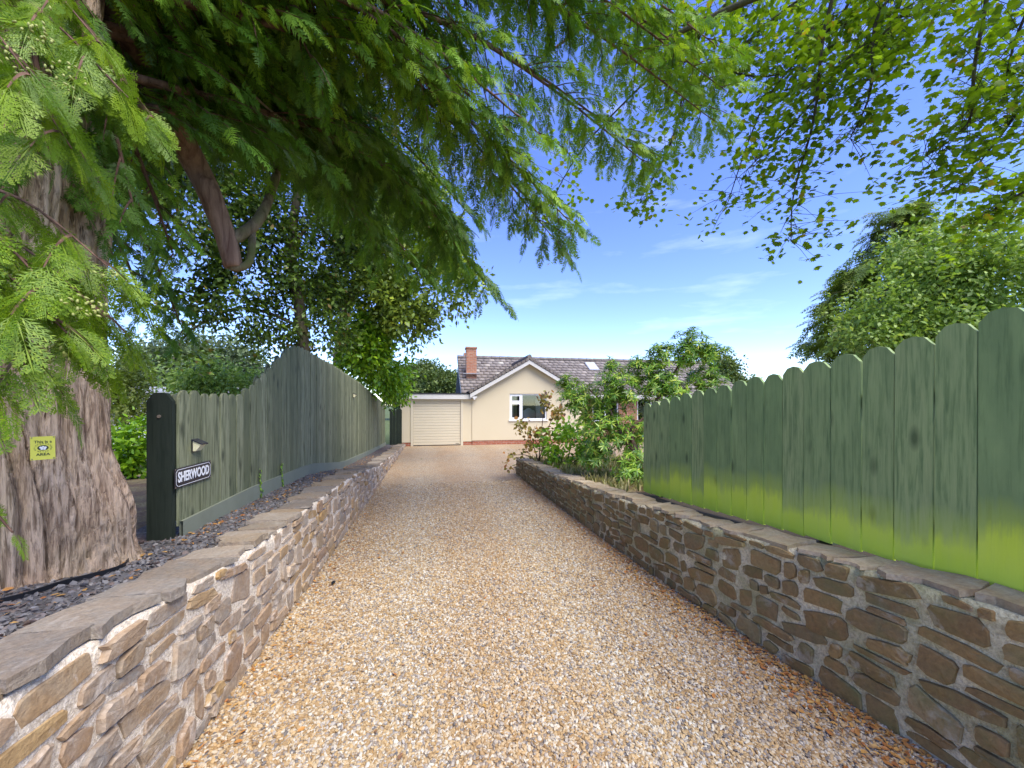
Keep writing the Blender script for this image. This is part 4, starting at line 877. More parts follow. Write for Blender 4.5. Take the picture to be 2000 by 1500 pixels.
# thick bare limbs
limb('limb', [from_trunk(5.0, .5), pix(365, 290, 3.6), pix(410, 380, 3.7), pix(440, 460, 3.76), pix(456, 522, 3.8)], .115, .08, M['bark_limb'], ced, 18, 12)
limb('limb', [pix(446, 470, 3.78), pix(495, 440, 3.95), pix(525, 390, 4.2), pix(545, 320, 4.5), pix(560, 230, 4.8)], .06, .035, M['bark_moss'], ced)
limb('limb', [pix(440, 512, 3.8), pix(462, 524, 3.8), pix(488, 508, 3.85), pix(493, 450, 3.95)], .04, .03, M['bark_moss'], ced)
limb('limb', [from_trunk(6.2, .6), pix(400, -20, 3.6), pix(520, 20, 3.8), pix(640, 45, 4.1), pix(705, 85, 4.4), pix(770, 150, 4.7), pix(830, 220, 5.1)], .12, .05, M['bark_red'], ced, 20, 10)
limb('limb', [pix(455, 20, 3.5), pix(465, 130, 3.5), pix(500, 190, 3.6), pix(560, 240, 3.8)], .018, .008, M['bark_pale'], ced)
# the near, bright sprays in front of the trunk: single parts
NEAR = Sprays(); random.seed(12)
near_ends = [((-160, 330, 1.75), (210, 520, 1.75)), ((-160, 480, 1.65), (130, 650, 1.6)), ((-170, 400, 1.7), (205, 620, 1.8)), ((-150, 560, 1.6), (50, 715, 1.55)), ((-160, 420, 1.6), (90, 560, 1.6)),
             ((-180, -140, 1.9), (250, 190, 1.9)), ((-170, -60, 1.75), (140, 290, 1.75)), ((-100, -160, 2.1), (300, 230, 2.2)), ((-180, -20, 1.6), (60, 150, 1.6)), ((-120, -180, 2.0), (200, 90, 2.0)), ((-160, 980, 1.5), (25, 1040, 1.5))]
for a, b in near_ends:
    p0, p2 = pix(*a), pix(*b); pts = bez([p0, p0.lerp(p2, .55) + Vector((0, 0, .10)), p2], 12)
    MB().tube(pts, [.010 - .007 * i / 12 for i in range(13)], 6).build('twig', M['bark_red'], ced, True)
    small = b[1] > 1000; clothe(NEAR, pts, .12 if small else .26, .10 if small else .165, .5 if small else .13, .3, .6)
    # the twig grows from a bough on the hidden side of the trunk
    q = from_trunk(p0.z + .5, math.radians(205)); MB().tube(bez([q, q.lerp(p0, .5) + Vector((-.2, -.2, .12)), p0], 10), [.03 - .002 * i for i in range(11)], 6).build('branch', M['bark_red'], ced, True)
tm = [np_mesh('spray', V, T, np.clip(RNG.normal(.5, .3, len(T) // 2).repeat(2), 0, 1)) for V, T in SPR_HI]
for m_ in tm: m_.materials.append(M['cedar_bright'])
Fm = frames(np.array(NEAR.d), np.array(NEAR.n))
order = list(range(len(NEAR.p))); cut = 240
for k in order[:cut]:
    o = bpy.data.objects.new('spray', random.choice(tm)); COL.objects.link(o); o.parent = ced; o.matrix_parent_inverse = Matrix.Translation(-ced.location)
    o.matrix_basis = Matrix.Translation(NEAR.p[k]) @ Matrix(Fm[k].tolist()).to_4x4() @ Matrix.Scale(NEAR.s[k] * 1.25, 4)
if len(order) > cut:
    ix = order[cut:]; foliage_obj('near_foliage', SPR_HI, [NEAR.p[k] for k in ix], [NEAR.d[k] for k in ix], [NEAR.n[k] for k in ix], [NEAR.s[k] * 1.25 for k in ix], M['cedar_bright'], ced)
NEAR.tw.build('near_twigs', M['bark_red'], ced)['kind'] = 'stuff'
# clusters of young cones on sprays
bmi = bmesh.new(); bmesh.ops.create_icosphere(bmi, subdivisions=1, radius=.5); ICO = (np.array([tuple(v.co) for v in bmi.verts]) * np.array([1, .5, .5]), np.array([[v.index for v in f.verts] for f in bmi.faces])); bmi.free()
cp = []; cdv = []; cs = []
for (px, py, d, n, rad) in ((80, 690, 1.6, 40, .07), (165, 600, 1.6, 22, .05), (215, 535, 1.7, 10, .03), (190, 610, 1.7, 10, .03), (60, 60, 1.6, 22, .07), (120, 150, 1.7, 26, .07), (40, 130, 1.6, 16, .06), (960, 340, 4.3, 60, .16), (1040, 380, 4.7, 70, .16), (870, 320, 4.4, 50, .14), (880, 70, 3.7, 40, .10), (1290, 150, 4.8, 70, .25), (1400, 150, 4.9, 60, .25), (770, 255, 3.9, 24, .08)):
    c = np.array(pix(px, py, d)); q = c + RNG.normal(size=(n, 3)) * rad * np.array([.7, .7, .5]); cp.append(q); cdv.append(RNG.normal(size=(n, 3)) * .5 + np.array([.3, -.2, -.6])); cs.append(np.full(n, .021 if d < 2.5 else .028))
cp = np.concatenate(cp); foliage_obj('cones', [ICO], cp, np.concatenate(cdv), RNG.normal(size=(len(cp), 3)), np.concatenate(cs), M['cone_green'], ced)
# watch sign nailed to the trunk
sp = pix(84, 875, 2.10); nd = Vector((.74, -.66, .05)).normalized()
ws = empty('watch_sign', (0, 0, 0)); ws.matrix_basis = on_face(sp, nd) @ Matrix.Diagonal((.53, .55, .6, 1)); tag(ws, 'small yellow neighbourhood watch notice nailed to the cedar trunk', 'sign')
hw, hv = .082, .112
local('plate', MB().box(-hw, hw, -hv, hv, -.012, 0), M['sign_yellow'], ws)
text_mesh('This is a', .036, M['sign_ink'], 'lettering', ws, Matrix.Translation((0, .060, .0012)), 1.0, .0006, .0004)
text_mesh('AREA', .034, M['sign_ink'], 'lettering', ws, Matrix.Translation((0, -.062, .0012)), 1.1, .0008, .0004)
for i, chx in enumerate('NEIGHBOURHOOD'):
    a = math.radians(205 - i * 230 / 12); text_mesh(chx, .014, M['sign_ink'], 'ring_letter', ws, Matrix.Translation((.056 * math.cos(a), .002 + .040 * math.sin(a), .0012)) @ Matrix.Rotation(a - math.pi / 2, 4, 'Z'), 1, .0002, .0003)
for i, chx in enumerate('WATCH'):
    a = math.radians(235 + i * 70 / 4); text_mesh(chx, .014, M['sign_ink'], 'ring_letter', ws, Matrix.Translation((.056 * math.cos(a), .002 + .040 * math.sin(a), .0012)) @ Matrix.Rotation(a + math.pi / 2, 4, 'Z'), 1, .0002, .0003)
em = MB(); n = 28; em.add([(.038 * math.cos(2 * math.pi * k / n), .002 + .026 * math.sin(2 * math.pi * k / n), .0012) for k in range(n)], [list(range(n))]); local('emblem', em, M['sign_ink'], ws)
for (x, y, r_) in ((-.016, .006, .009), (.0, .010, .009), (.016, .005, .009), (-.008, -.008, .010), (.010, -.009, .010)):
    f = MB(); f.add([(x + r_ * math.cos(2 * math.pi * k / 12), y + r_ * math.sin(2 * math.pi * k / 12), .0018) for k in range(12)], [list(range(12))]); local('emblem_figure', f, M['sign_white'], ws)
for sx2 in (-1, 1):
    for sy in (-1, 1): local('nail', MB().tube([(sx2 * (hw - .010), sy * (hv - .010), 0), (sx2 * (hw - .010), sy * (hv - .010), .004)], [.006, .004], 8), M['screw'], ws)
# black membrane edge curving round the foot of the trunk
em = []; 
for k in range(25):
    a = math.radians(-75 + 85 * k / 24); r = .83 + .03 * math.sin(k * .7); x, y = TC.x + r * math.cos(a), TC.y + r * math.sin(a); em.append((x, y, left_bed_z(x, y)))
mb = MB()
for (p, q) in zip(em, em[1:]): mb.add([(p[0], p[1], p[2] - .02), (q[0], q[1], q[2] - .02), (q[0] * 1.0, q[1], q[2] + .030), (p[0], p[1], p[2] + .030), (p[0] + .008, p[1] - .008, p[2] - .02), (q[0] + .008, q[1] - .008, q[2] - .02), (q[0] + .008, q[1] - .008, q[2] + .03), (p[0] + .008, p[1] - .008, p[2] + .03)], [(0, 1, 2, 3), (7, 6, 5, 4), (3, 2, 6, 7)])
tag(mb.build('edging_strip', M['black_sheet']), 'thin black membrane edging curving round the foot of the cedar', 'edging')
# ------------------------------------------------------------------ maple reaching in from the right
random.seed(8)
mp_ = empty('maple_tree', (7.2, 1.6, .8)); tag(mp_, 'maple reaching over from the right with loose lobed green leaves', 'tree')
limb('trunk', [(7.2, 1.6, .75), (7.15, 1.65, 2.5), (7.1, 1.8, 4.5), (7.0, 2.0, 6.5)], .24, .14, M['bark_dark'], mp_, 16, 12)
MB_ = [[(1790, -150, 5.2), (1745, 40, 5.3), (1660, 110, 5.5), (1560, 230, 6), (1460, 330, 6.3)], [(1660, -120, 5.2), (1610, 60, 5.4), (1590, 230, 5.8), (1550, 380, 6.2), (1545, 470, 6.3)],
       [(1950, -120, 4.8), (1905, 120, 5), (1890, 240, 5.2), (1800, 310, 5.5)], [(2080, 60, 5), (1980, 230, 5.4), (1870, 370, 5.8)], [(1520, -110, 6), (1370, 60, 6.5), (1250, 170, 7), (1130, 300, 7.5), (1060, 430, 8)],
       [(1290, -80, 6.2), (1200, 0, 6.1), (1110, 75, 6.0), (1010, 140, 5.9)], [(1430, -110, 6.2), (1350, 120, 6.6), (1310, 280, 7), (1250, 390, 7.2)], [(1200, 125, 6.4), (1330, 118, 6.4), (1480, 150, 6.5), (1560, 130, 6.3)], [(2100, 330, 5.6), (1990, 380, 5.8), (1900, 440, 6.2)],
       [(1800, -130, 5.6), (1560, 0, 6.2), (1440, 100, 6.6)], [(1880, -140, 5.0), (1720, 20, 5.2), (1700, 180, 5.4), (1660, 270, 5.7)], [(2080, -120, 5), (1990, 60, 5.2), (1960, 180, 5.3)], [(1560, -120, 6.2), (1480, -10, 6.4), (1380, 40, 6.6), (1250, 60, 6.8)], [(1990, -100, 5.4), (1850, 10, 5.6), (1700, 40, 5.8), (1560, 60, 6)], [(1700, -120, 5.6), (1650, 20, 5.9), (1500, 190, 6.4), (1420, 400, 6.8)]]
Lp = []; Ld = []; Ln = []; MTW = MB()
for bi, b in enumerate(MB_):
    pts = bez([pix(*q) for q in b], 18); r0 = .045 if bi == 5 else .028
    MB().tube(pts, [r0 - (r0 - .006) * i / 18 for i in range(19)], 7, .1).build('branch', M['bark_red' if bi == 5 else 'bark_dark'], mp_, True)
    hub = Vector((7.05, 1.9, 5.2 + .12 * bi)); MB().tube(bez([hub, hub.lerp(pts[0], .5) + Vector((0, 0, .5)), pts[0]], 10), [.07 - .004 * i for i in range(11)], 7).build('branch', M['bark_dark'], mp_, True)
    if bi == 5: continue
    for i in range(3, 19):
        for _ in range(6):
            p = pts[i]; q = p + Vector((random.gauss(0, .30), random.gauss(0, .30), random.gauss(-.08, .20)))
            m = random.randint(4, 9); MTW.tube([p, p.lerp(q, .5) + Vector((0, 0, .03)), q], [.005, .004, .002], 3, 0, False)
            for _k in range(m):
                Lp.append(tuple(q + Vector((random.gauss(0, .12), random.gauss(0, .12), random.gauss(0, .08))))); Ld.append((random.gauss(0, 1), random.gauss(0, 1), random.gauss(-.5, .3))); Ln.append((random.gauss(0, .35), random.gauss(0, .35), 1))
foliage_obj('leaves', [LEAF_MAPLE], Lp, Ld, Ln, RNG.uniform(.06, .115, len(Lp)), M['maple_leaf'], mp_)

tag(MTW.build('twigs', M['bark_dark'], mp_), kind='stuff')
# ------------------------------------------------------------------ trees behind the left fence
def tree(name, label, base, trunk_pts, r0, r1, bmat, blobs, per, lv, spread, tmpl, size, mat, boughs=(), **kw):
    e = empty(name, base); tag(e, label, 'tree'); limb('trunk', trunk_pts, r0, r1, M[bmat], e, 16, 10)
    for b in boughs: limb('branch', b, r1 * .6, .012, M[bmat], e, 10, 6)
    crown('crown', blobs, per, lv, spread, tmpl, size, mat, e, **kw); return e
def gz_l(x, y): return left_bed_z(x, y) - .05 if y < 17 else -.03
p0 = pix(610, 760, 9.6); b0 = Vector((p0.x, p0.y, gz_l(p0.x, p0.y)))
bl = [blob(300, 330, 8.6, .9), blob(390, 280, 8.8, 1.1), blob(500, 220, 9.2, 1.2), blob(620, 200, 9.6, 1.2), blob(390, 450, 8.6, .85), blob(310, 560, 8.2, .6, .5), blob(420, 590, 8.8, .8, .6), blob(530, 420, 9.2, 1.0), blob(600, 540, 9.6, .9), blob(540, 640, 9.4, .8, .5), blob(680, 420, 10, 1.0), blob(640, 650, 9.8, .7, .5), blob(350, 690, 8.2, .45, .25), blob(440, 100, 9, 1.0), blob(720, 280, 10, 1.0), blob(470, 520, 9, .8)]
tree('broadleaf_tree', 'dark small-leaved tree with ivy-clad trunk behind the fence hump', b0, [b0, pix(590, 640, 9.6), pix(570, 480, 9.5), pix(600, 250, 9.5)], .17, .07, 'bark_dark', bl, 19, 42, .17, LEAF_LITE, .135, 'dark_leaf_green',
     [[pix(590, 640, 9.6), pix(480, 600, 9.2), pix(380, 640, 8.7), pix(340, 690, 8.4)], [pix(575, 520, 9.5), pix(450, 400, 9), pix(330, 340, 8.6)], [pix(572, 480, 9.5), pix(650, 380, 10), pix(700, 300, 10)]])
p0 = pix(652, 745, 12); b0 = Vector((p0.x, p0.y, gz_l(p0.x, p0.y)))
bl = [blob(760, 570, 11.5, 1.0), blob(720, 480, 11.8, 1.1), blob(800, 620, 11.5, .8, .6), blob(850, 480, 11.5, .9), blob(640, 560, 12, .8), blob(680, 380, 12, 1.1), blob(800, 380, 12, 1.0), blob(900, 560, 11, .6)]
tree('broadleaf_tree', 'tree with pale bare leaning trunk rising behind the fence', b0, [b0, pix(662, 690, 12), pix(680, 590, 12), pix(708, 530, 12), pix(745, 430, 12)], .17, .10, 'bark_pale', bl, 30, 36, .2, LEAF_LITE, .16, 'conifer_leaf',
     [[pix(672, 620, 12), pix(640, 560, 12), pix(620, 480, 12)], [pix(708, 530, 12), pix(790, 480, 12), pix(850, 470, 11.6)]])
p0 = pix(735, 760, 12.6); b0 = Vector((-2.5, p0.y, gz_l(-2.5, p0.y)))
sh_ = empty('laurel_shrub', b0); tag(sh_, 'bright green glossy laurel spilling over the far fence top', 'shrub')
limb('stem', [b0, b0 + Vector((.05, .1, 1.2)), b0 + Vector((.2, .1, 2.2))], .06, .03, M['bark_dark'], sh_); limb('stem', [b0, b0 + Vector((-.2, .5, 1.2)), b0 + Vector((.3, 1.0, 2.0))], .05, .02, M['bark_dark'], sh_)
crown('leaves', [blob(715, 690, 11.6, .75, .7), blob(752, 735, 12.8, .65, .6), blob(775, 765, 13.4, .45, .4), blob(700, 660, 11.5, .6), blob(735, 640, 12, .6)], 60, 30, .13, LEAF_OVAL, .15, 'laurel_leaf', sh_)
def simple_tree(name, label, px, dd, zt, blobs, mat, size, per, lv, spread, r=.15, tm=LEAF_OVAL, bm='bark_dark', cat='tree', left=True):
    p = pix(px, 790, dd); z0 = (left_bed_z(p.x, p.y) - .05 if p.y < 17 else -.05) if left else (right_bed_z(p.x, p.y) - .05 if p.y < 10.9 else -.05)
    e = empty(name, (p.x, p.y, z0)); tag(e, label, cat); limb('trunk', [(p.x, p.y, z0), (p.x + .05, p.y, (z0 + zt) / 2), (p.x, p.y + .05, zt)], r, r * .4, M[bm], e, 10, 8)
    crown('crown', blobs, per, lv, spread, tm, size, mat, e); return e
simple_tree('far_tree', 'pale grey-green tree standing far beyond the fence end post', 340, 24, 4.2, [blob(300, 745, 24, 1.8), blob(370, 730, 24, 2.2), blob(440, 735, 23, 1.8), blob(330, 790, 24, 1.8, 1.2)], 'grey_leaf', .26, 4, 80, .45, tm=LEAF_LITE)
simple_tree('lime_tree', 'yellow-green young tree behind the cedar, above the laurel bush', 238, 9.5, 2.2, [blob(240, 770, 9.5, .5), blob(250, 815, 9, .45, .35), blob(215, 750, 9.5, .5), blob(262, 790, 9.3, .3)], 'lime_leaf', .10, 130, 26, .12, .05, tm=LEAF_LITE)
simple_tree('small_tree', 'mid-green feathery tree seen over the low stretch of fence', 415, 11.5, 2.6, [blob(395, 745, 11.5, .7, .5), blob(440, 735, 11.8, .8, .6), blob(470, 760, 11.5, .5), blob(365, 760, 11.5, .45, .35), blob(345, 735, 12, .5, .4)], 'birch_leaf', .13, 45, 30, .18, .07, tm=LEAF_LITE)
simple_tree('laurel_bush', 'low glossy green laurel bush between cedar trunk and end post', 258, 6.2, 1.3, [blob(252, 880, 6.2, .38, .33), blob(262, 850, 6.4, .3, .25), blob(240, 920, 6.1, .3, .22)], 'laurel_leaf', .11, 170, 24, .10, .03, cat='shrub')
# far trees behind the garage and right of the bungalow
for k, (px, d, bl_, lab) in enumerate(((815, 46, [blob(800, 748, 46, 2.2, 1.8), blob(828, 740, 46, 2.0, 1.7), blob(790, 765, 46, 2.0, 1.6)], 'dark round-topped far tree just left of the garage roof line'), (866, 42, [blob(862, 752, 42, 1.7, 1.4), blob(885, 757, 42, 1.6, 1.2), blob(845, 765, 42, 1.4, 1.1)], 'lighter far tree beside the brick gable end of the bungalow'),
                     (1412, 38, [blob(1412, 725, 38, 1.0, 1.6), blob(1405, 755, 38, 1.4, 1.3), blob(1440, 765, 38, 1.6, 1.2)], 'small pointed far tree past the right end of the bungalow'))):
    simple_tree('far_tree', lab, px, d, 3.5, bl_, 'far_leaf', .32, 5, 80, .4, .2, left=False, tm=LEAF_LITE)
# ------------------------------------------------------------------ right background: conifer and pale broadleaf
p = pix(1745, 790, 11.5); z0 = -.05; cf = empty('conifer_tree', (p.x, p.y, z0)); tag(cf, 'dark pointed conifer rising behind the green board fence', 'tree')
limb('trunk', [(p.x, p.y, z0), (p.x, p.y, 4), (p.x, p.y, 7.4)], .2, .03, M['bark_dark'], cf)
CF = Sprays(); random.seed(4); z = .9
while z < 7.4:
    rr = 2.7 * (1 - ((z - .5) / 7.0) ** 2.0) + .15
    for k in range(9):
        a = random.uniform(0, 6.283); L = rr * random.uniform(.7, 1.12); d = Vector((math.cos(a), math.sin(a), 0)); a0 = Vector((p.x, p.y, z + random.uniform(-.1, .1))); b = a0 + d * L + Vector((0, 0, -.10 * L + .12))
        pts = bez([a0, a0.lerp(b, .5) + Vector((0, 0, .12)), b], 6); CF.tw.tube(pts, [.018 - .002 * i for i in range(7)], 4, 0, False); clothe(CF, pts, .5, .62, .8, .35, .3)
    z += .30
foliage_obj('crown', SPR_CO, CF.p, CF.d, CF.n, CF.s, M['conifer_leaf'], cf); tag(CF.tw.build('branches', M['bark_dark'], cf), kind='stuff')
p = pix(1880, 790, 8.4); z0 = right_bed_z(p.x, p.y) - .05; e = empty('broadleaf_tree', (p.x, p.y, z0)); tag(e, 'pale fresh-green spreading tree behind the nearer fence boards', 'tree')
limb('trunk', [(p.x, p.y, z0), (p.x - .1, p.y, 2.2), (p.x, p.y + .1, 4.2)], .12, .05, M['bark_dark'], e)
for q in ((1720, 560, 8.8), (1960, 480, 8.2), (1800, 470, 8.8), (1990, 600, 8), (1700, 640, 8.4)): limb('branch', [(p.x - .05, p.y, 2.0), Vector((p.x, p.y, 2.8)).lerp(pix(*q), .5), pix(*q)], .04, .012, M['bark_dark'], e, 8, 6)
crown('crown', [blob(1740, 610, 8.6, .9, .75), blob(1840, 540, 8.6, 1.0, .85), blob(1940, 560, 8.2, 1.0, .9), blob(1890, 470, 8.8, .7, .6), blob(1980, 470, 8.4, .6, .5), blob(1690, 650, 8.3, .6, .45), blob(1800, 650, 8.2, .9, .5), blob(1780, 500, 9, .6, .55), blob(1930, 660, 8, .9, .5)], 40, 34, .15, LEAF_LITE, .11, 'birch_leaf', e)
# ------------------------------------------------------------------ shrubs in the right bed
random.seed(6)
b0 = pix(1262, 945, 6.35); z0 = right_bed_z(b0.x, b0.y) - .05; pr = empty('evergreen_shrub', (b0.x, b0.y, z0)); tag(pr, 'tall evergreen shrub with whorled narrow leaves at the fence end', 'shrub')
limb('stem', [(b0.x, b0.y, z0), pix(1246, 890, 6.35), pix(1233, 850, 6.35), pix(1242, 828, 6.35), pix(1262, 812, 6.4), pix(1310, 740, 6.5), pix(1350, 670, 6.5)], .045, .015, M['bark_red'], pr, 20, 10)
limb('stem', [pix(1248, 895, 6.35), pix(1215, 850, 6.4), pix(1190, 800, 6.6), pix(1150, 760, 6.8)], .03, .012, M['bark_red'], pr)
Pn, D, Nn = [], [], []
for (px, py, d, r, rz, n) in ((1130, 780, 7.0, .38, .30, 60), (1200, 760, 6.7, .45, .40, 95), (1175, 840, 6.7, .45, .40, 95), (1235, 850, 6.5, .35, .40, 60), (1230, 915, 6.2, .28, .25, 45), (1280, 735, 6.6, .45, .35, 85), (1345, 680, 6.5, .32, .32, 60), (1300, 770, 6.6, .40, .25, 60), (1375, 745, 6.7, .35, .28, 50), (1390, 690, 6.6, .25, .22, 36), (1290, 690, 6.5, .20, .20, 22), (1110, 750, 7.0, .2, .15, 16), (1195, 715, 6.7, .12, .12, 9), (1245, 715, 6.6, .14, .14, 11), (1160, 890, 6.8, .3, .25, 40)):
    c = pix(px, py, d)
    for _ in range(int(n * 1.9)):
        v = Vector((random.gauss(0, 1), random.gauss(0, 1), random.gauss(0, 1))).normalized() * random.random() ** .45; q = c + Vector((v.x * r, v.y * r, v.z * rz)); ax = (v * .8 + Vector((0, 0, .7))).normalized(); o1 = ax.orthogonal().normalized(); o2 = ax.cross(o1)
        for j in range(11):
            a = j * 2.4 + random.random() * .4; l = (o1 * math.cos(a) + o2 * math.sin(a)) + ax * random.uniform(-.35, .6); Pn.append(tuple(q + ax * (.004 * j))); D.append(tuple(l)); Nn.append(tuple(ax))
foliage_obj('leaves', [LEAF_NARROW], Pn, D, Nn, RNG.uniform(.085, .135, len(Pn)), M['pieris_leaf'], pr)
b0 = pix(1052, 915, 9.5); z0 = right_bed_z(b0.x, b0.y) - .04; sm = empty('smoke_bush', (b0.x, b0.y, z0)); tag(sm, 'smoke bush with round orange and olive leaves at the wall end', 'shrub')
for q in ((1030, 850, 9.3), (1085, 800, 9.3), (1065, 780, 9.4), (1000, 890, 9.2), (1095, 855, 9.3)): limb('stem', [(b0.x, b0.y, z0), Vector((b0.x, b0.y, z0)).lerp(pix(*q), .5) + Vector((0, 0, .1)), pix(*q)], .014, .005, M['bark_red'], sm, 8, 6)
crown('leaves', [blob(1065, 785, 9.3, .22, .18), blob(1092, 805, 9.2, .22, .2), blob(1015, 832, 9.3, .22, .14), blob(1050, 850, 9.2, .32, .2), blob(1090, 850, 9.2, .25, .16), blob(1000, 885, 9.2, .14, .14), blob(1028, 880, 9.2, .2, .14), blob(995, 905, 9.1, .08, .1), blob(1070, 870, 9.3, .2, .15)], 330, 7, .06, LEAF_ROUND, .085, 'smoke_leaf', sm, hollow=.1)
b0 = pix(1105, 925, 8.5); z0 = right_bed_z(b0.x, b0.y) - .04; hs = empty('leafy_shrub', (b0.x, b0.y, z0)); tag(hs, 'low dark green broad-leaved shrub behind the mossy wall', 'shrub')
for q in ((1080, 870, 8.6), (1120, 850, 8.5), (1150, 880, 8.4)): limb('stem', [(b0.x, b0.y, z0), Vector((b0.x, b0.y, z0)).lerp(pix(*q), .6), pix(*q)], .014, .006, M['bark_dark'], hs, 6, 6)
crown('leaves', [blob(1080, 880, 8.6, .30, .25), blob(1112, 850, 8.5, .36, .25), blob(1150, 880, 8.4, .3, .25), blob(1092, 910, 8.5, .28, .15), blob(1130, 830, 8.6, .25, .15)], 190, 12, .08, LEAF_OVAL, .12, 'laurel_leaf', hs)
# tufts of dry grass along the bed edge: nobody could count the blades
gp = []; gd = []
for _ in range(5200):
    y = random.uniform(4.9, 10.4); x = lerp_tab(XR, y) + random.uniform(.32, 2.6)
    if N3(x * 1.6, y * 1.6, 5) < -.05: continue
    gp.append((x, y, right_bed_z(x, y) - .01)); gd.append((random.gauss(0, .5), random.gauss(0, .5), 1))
tag(foliage_obj('grass_tufts', [LEAF_NARROW], gp, gd, RNG.normal(size=(len(gp), 3)) * np.array([1, 1, .1]), RNG.uniform(.06, .20, len(gp)), M['dry_grass'], None), 'dry yellow-green grass tufts in the bed behind the mossy wall', 'grass')
# ivy strings on the left fence
for (px, y0_, y1_, lab) in ((507, 960, 918, 'short ivy string climbing the fence boards right of the name plate'), (549, 945, 905, 'second ivy string climbing the fence nearer the hump')):
    a, b = at_x(px, y0_, XF + .05), at_x(px, y1_, XF + .05); e = empty('ivy', (XF + .06, a.y, left_bed_z(XF, a.y))); tag(e, lab, 'plant')
    st = [Vector((XF + .062 - .014 * i / 6, a.y + .02 * math.sin(i * 1.3), left_bed_z(XF + .06, a.y) + (b.z - left_bed_z(XF, a.y)) * i / 6)) for i in range(7)]; MB().tube(st, [.003] * 7, 5).build('stem', M['bark_dark'], e)
    q = [tuple(st[min(6, i // 4)].lerp(st[min(6, i // 4 + 1)], (i % 4) / 4) + Vector((.008, random.uniform(-.02, .02), 0))) for i in range(26)]
    foliage_obj('leaves', [LEAF_ROUND], q, [(0, random.gauss(0, 1), random.gauss(0, 1)) for _ in q], [(1, random.gauss(0, .3), .3) for _ in q], RNG.uniform(.022, .04, len(q)), M['laurel_leaf'], e)

# ------------------------------------------------------------------ loose stones and litter
def instancer(name, pts, rots, scs, mat, subdiv, label, cat):
    me = bpy.data.meshes.new(name); me.vertices.add(len(pts)); me.vertices.foreach_set('co', np.asarray(pts, dtype=np.float32).ravel())
    for an, arr in (('rot', rots), ('scl', scs)):
        at = me.attributes.new(an, 'FLOAT_VECTOR', 'POINT'); at.data.foreach_set('vector', np.asarray(arr, dtype=np.float32).ravel())
    o = link(name, me); ng = bpy.data.node_groups.new(name, 'GeometryNodeTree'); ng.interface.new_socket('Geometry', in_out='INPUT', socket_type='NodeSocketGeometry'); ng.interface.new_socket('Geometry', in_out='OUTPUT', socket_type='NodeSocketGeometry')
    N = ng.nodes.new; gi, go = N('NodeGroupInput'), N('NodeGroupOutput'); ico = N('GeometryNodeMeshIcoSphere'); ico.inputs['Subdivisions'].default_value = subdiv; ico.inputs['Radius'].default_value = 1
    sp_ = N('GeometryNodeSetPosition'); nz_ = N('ShaderNodeTexNoise'); nz_.inputs['Scale'].default_value = 1.3; vm = N('ShaderNodeVectorMath'); vm.operation = 'SUBTRACT'; vm.inputs[1].default_value = (.5, .5, .5); vs_ = N('ShaderNodeVectorMath'); vs_.operation = 'SCALE'; vs_.inputs['Scale'].default_value = .9
    sm_ = N('GeometryNodeSetMaterial'); sm_.inputs['Material'].default_value = mat; ip = N('GeometryNodeInstanceOnPoints'); L = ng.links.new
    L(nz_.outputs['Color'], vm.inputs[0]); L(vm.outputs[0], vs_.inputs[0]); L(vs_.outputs[0], sp_.inputs['Offset']); L(ico.outputs[0], sp_.inputs['Geometry']); L(sp_.outputs[0], sm_.inputs['Geometry']); L(sm_.outputs[0], ip.inputs['Instance']); L(gi.outputs[0], ip.inputs['Points'])
    for an, sock in (('rot', 'Rotation'), ('scl', 'Scale')):
        na_ = N('GeometryNodeInputNamedAttribute'); na_.data_type = 'FLOAT_VECTOR'; na_.inputs['Name'].default_value = an; L(na_.outputs[0], ip.inputs[sock])
    L(ip.outputs[0], go.inputs[0]); md = o.modifiers.new('stones', 'NODES'); md.node_group = ng; me.materials.append(mat)
    return tag(o, label, cat, kind='stuff')
def field(n, y0, y1, xa, xb, zf, lo, hi, flat, near=True):
    u = RNG.random(n); Y = y0 * (y1 / y0) ** u if near else y0 + (y1 - y0) * u        # denser near the camera
    X = np.array([xa(y) + (xb(y) - xa(y)) * r for y, r in zip(Y, RNG.random(n))]); Z = np.array([zf(x, y) for x, y in zip(X, Y)])
    s = RNG.uniform(lo, hi, n); S = np.stack([s * RNG.uniform(.9, 1.5, n), s * RNG.uniform(.7, 1.05, n), s * flat * RNG.uniform(.7, 1.2, n)], 1)
    rot = np.stack([RNG.normal(0, .45, n), RNG.normal(0, .45, n), RNG.uniform(0, 6.28, n)], 1); return np.stack([X, Y, Z + s * flat * .35], 1), rot, S
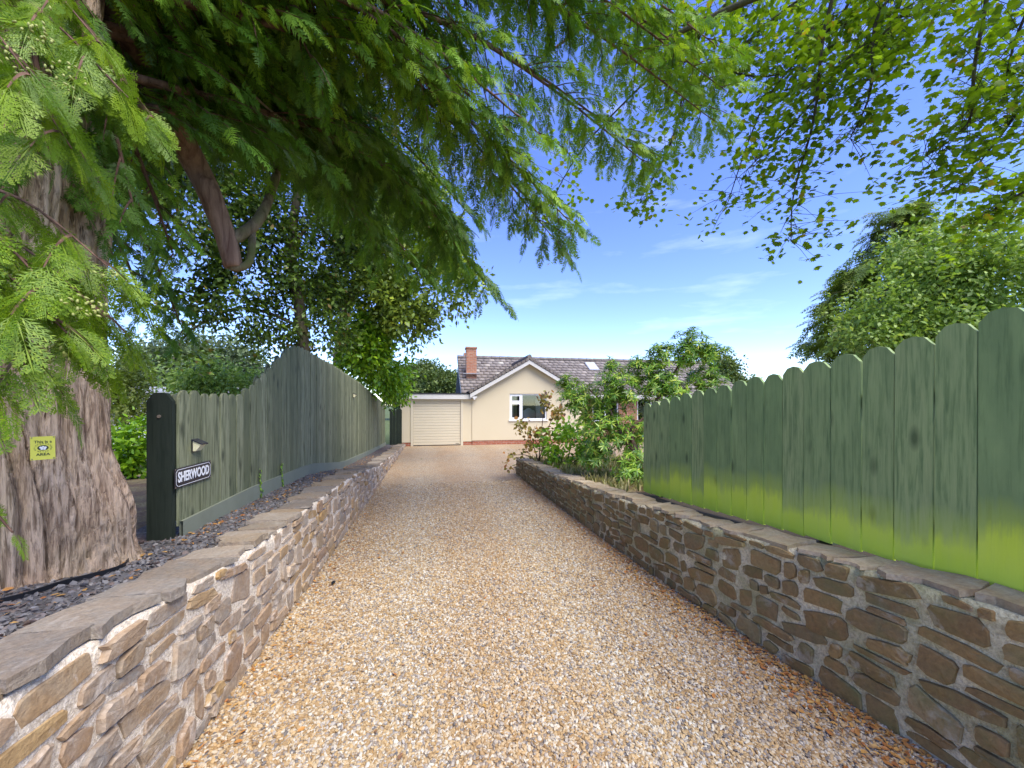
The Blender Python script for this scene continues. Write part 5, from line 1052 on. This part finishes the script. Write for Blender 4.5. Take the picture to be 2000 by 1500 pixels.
pts, rot, S = field(95000, 1.25, 9.0, lambda y: lerp_tab(XL, y) - .02, lambda y: lerp_tab(XR, y) + .03, drive_z, .0065, .0125, .6)
instancer('gravel', pts, rot, S, M['gravel_stone'], 2, 'loose cream, tan and grey pebbles covering the drive', 'gravel')
pts, rot, S = field(30000, .9, 8.0, lambda y: -2.0 if y > 3.4 else -3.6, lambda y: lerp_tab(XL, y) - .30, left_bed_z, .010, .024, .22)
instancer('slate_chippings', pts, rot, S, M['slate_chip'], 1, 'dark grey slate chippings spread over the raised border', 'slate chippings')
lp = []
for _ in range(2600):
    y = 1.2 * (9 / 1.2) ** random.random(); x = lerp_tab(XR, y) - abs(random.gauss(0, .16)) - .02; lp.append((x, y, drive_z(x, y) + .016))
for _ in range(500):
    y = 1.2 * (9 / 1.2) ** random.random(); x = lerp_tab(XL, y) + abs(random.gauss(0, .14)) + .02; lp.append((x, y, drive_z(x, y) + .016))
for _ in range(1100):
    y = 1.0 * (12 / 1.0) ** random.random(); x = random.uniform(-1.9 if y > 3.4 else -3.2, -1.45); lp.append((x, y, left_bed_z(x, y) + .018))
for _ in range(250):
    y = 1.3 * (12 / 1.3) ** random.random(); x = random.uniform(-1.1, 2.1); lp.append((x, y, drive_z(x, y) + .016))
tag(foliage_obj('leaf_litter', [LEAF_NARROW, LEAF_OVAL], lp, RNG.normal(size=(len(lp), 3)) * np.array([1, 1, .15]), RNG.normal(size=(len(lp), 3)) * .25 + np.array([0, 0, 1]), RNG.uniform(.018, .045, len(lp)), M['litter'], None), 'orange-brown fallen leaf scraps along the wall foot and border', 'leaf litter')
p = pix(648, 1145, 1.75 * F_PX / (1145 - HOR)); dl = LEAF_OVAL[0] * .075
o = obj('fallen_leaf', [tuple(v) for v in dl] + [(v[0], v[1], v[2] + .003) for v in dl], [tuple(t_) for t_ in LEAF_OVAL[1][:, ::-1]] + [tuple(t_ + 7) for t_ in LEAF_OVAL[1]], M['dark_leaf']); o.location = (p.x, p.y, drive_z(p.x, p.y) + .017); o.rotation_euler = (0, R(-8), R(80)); tag(o, 'single black leaf lying on the open gravel', 'leaf')
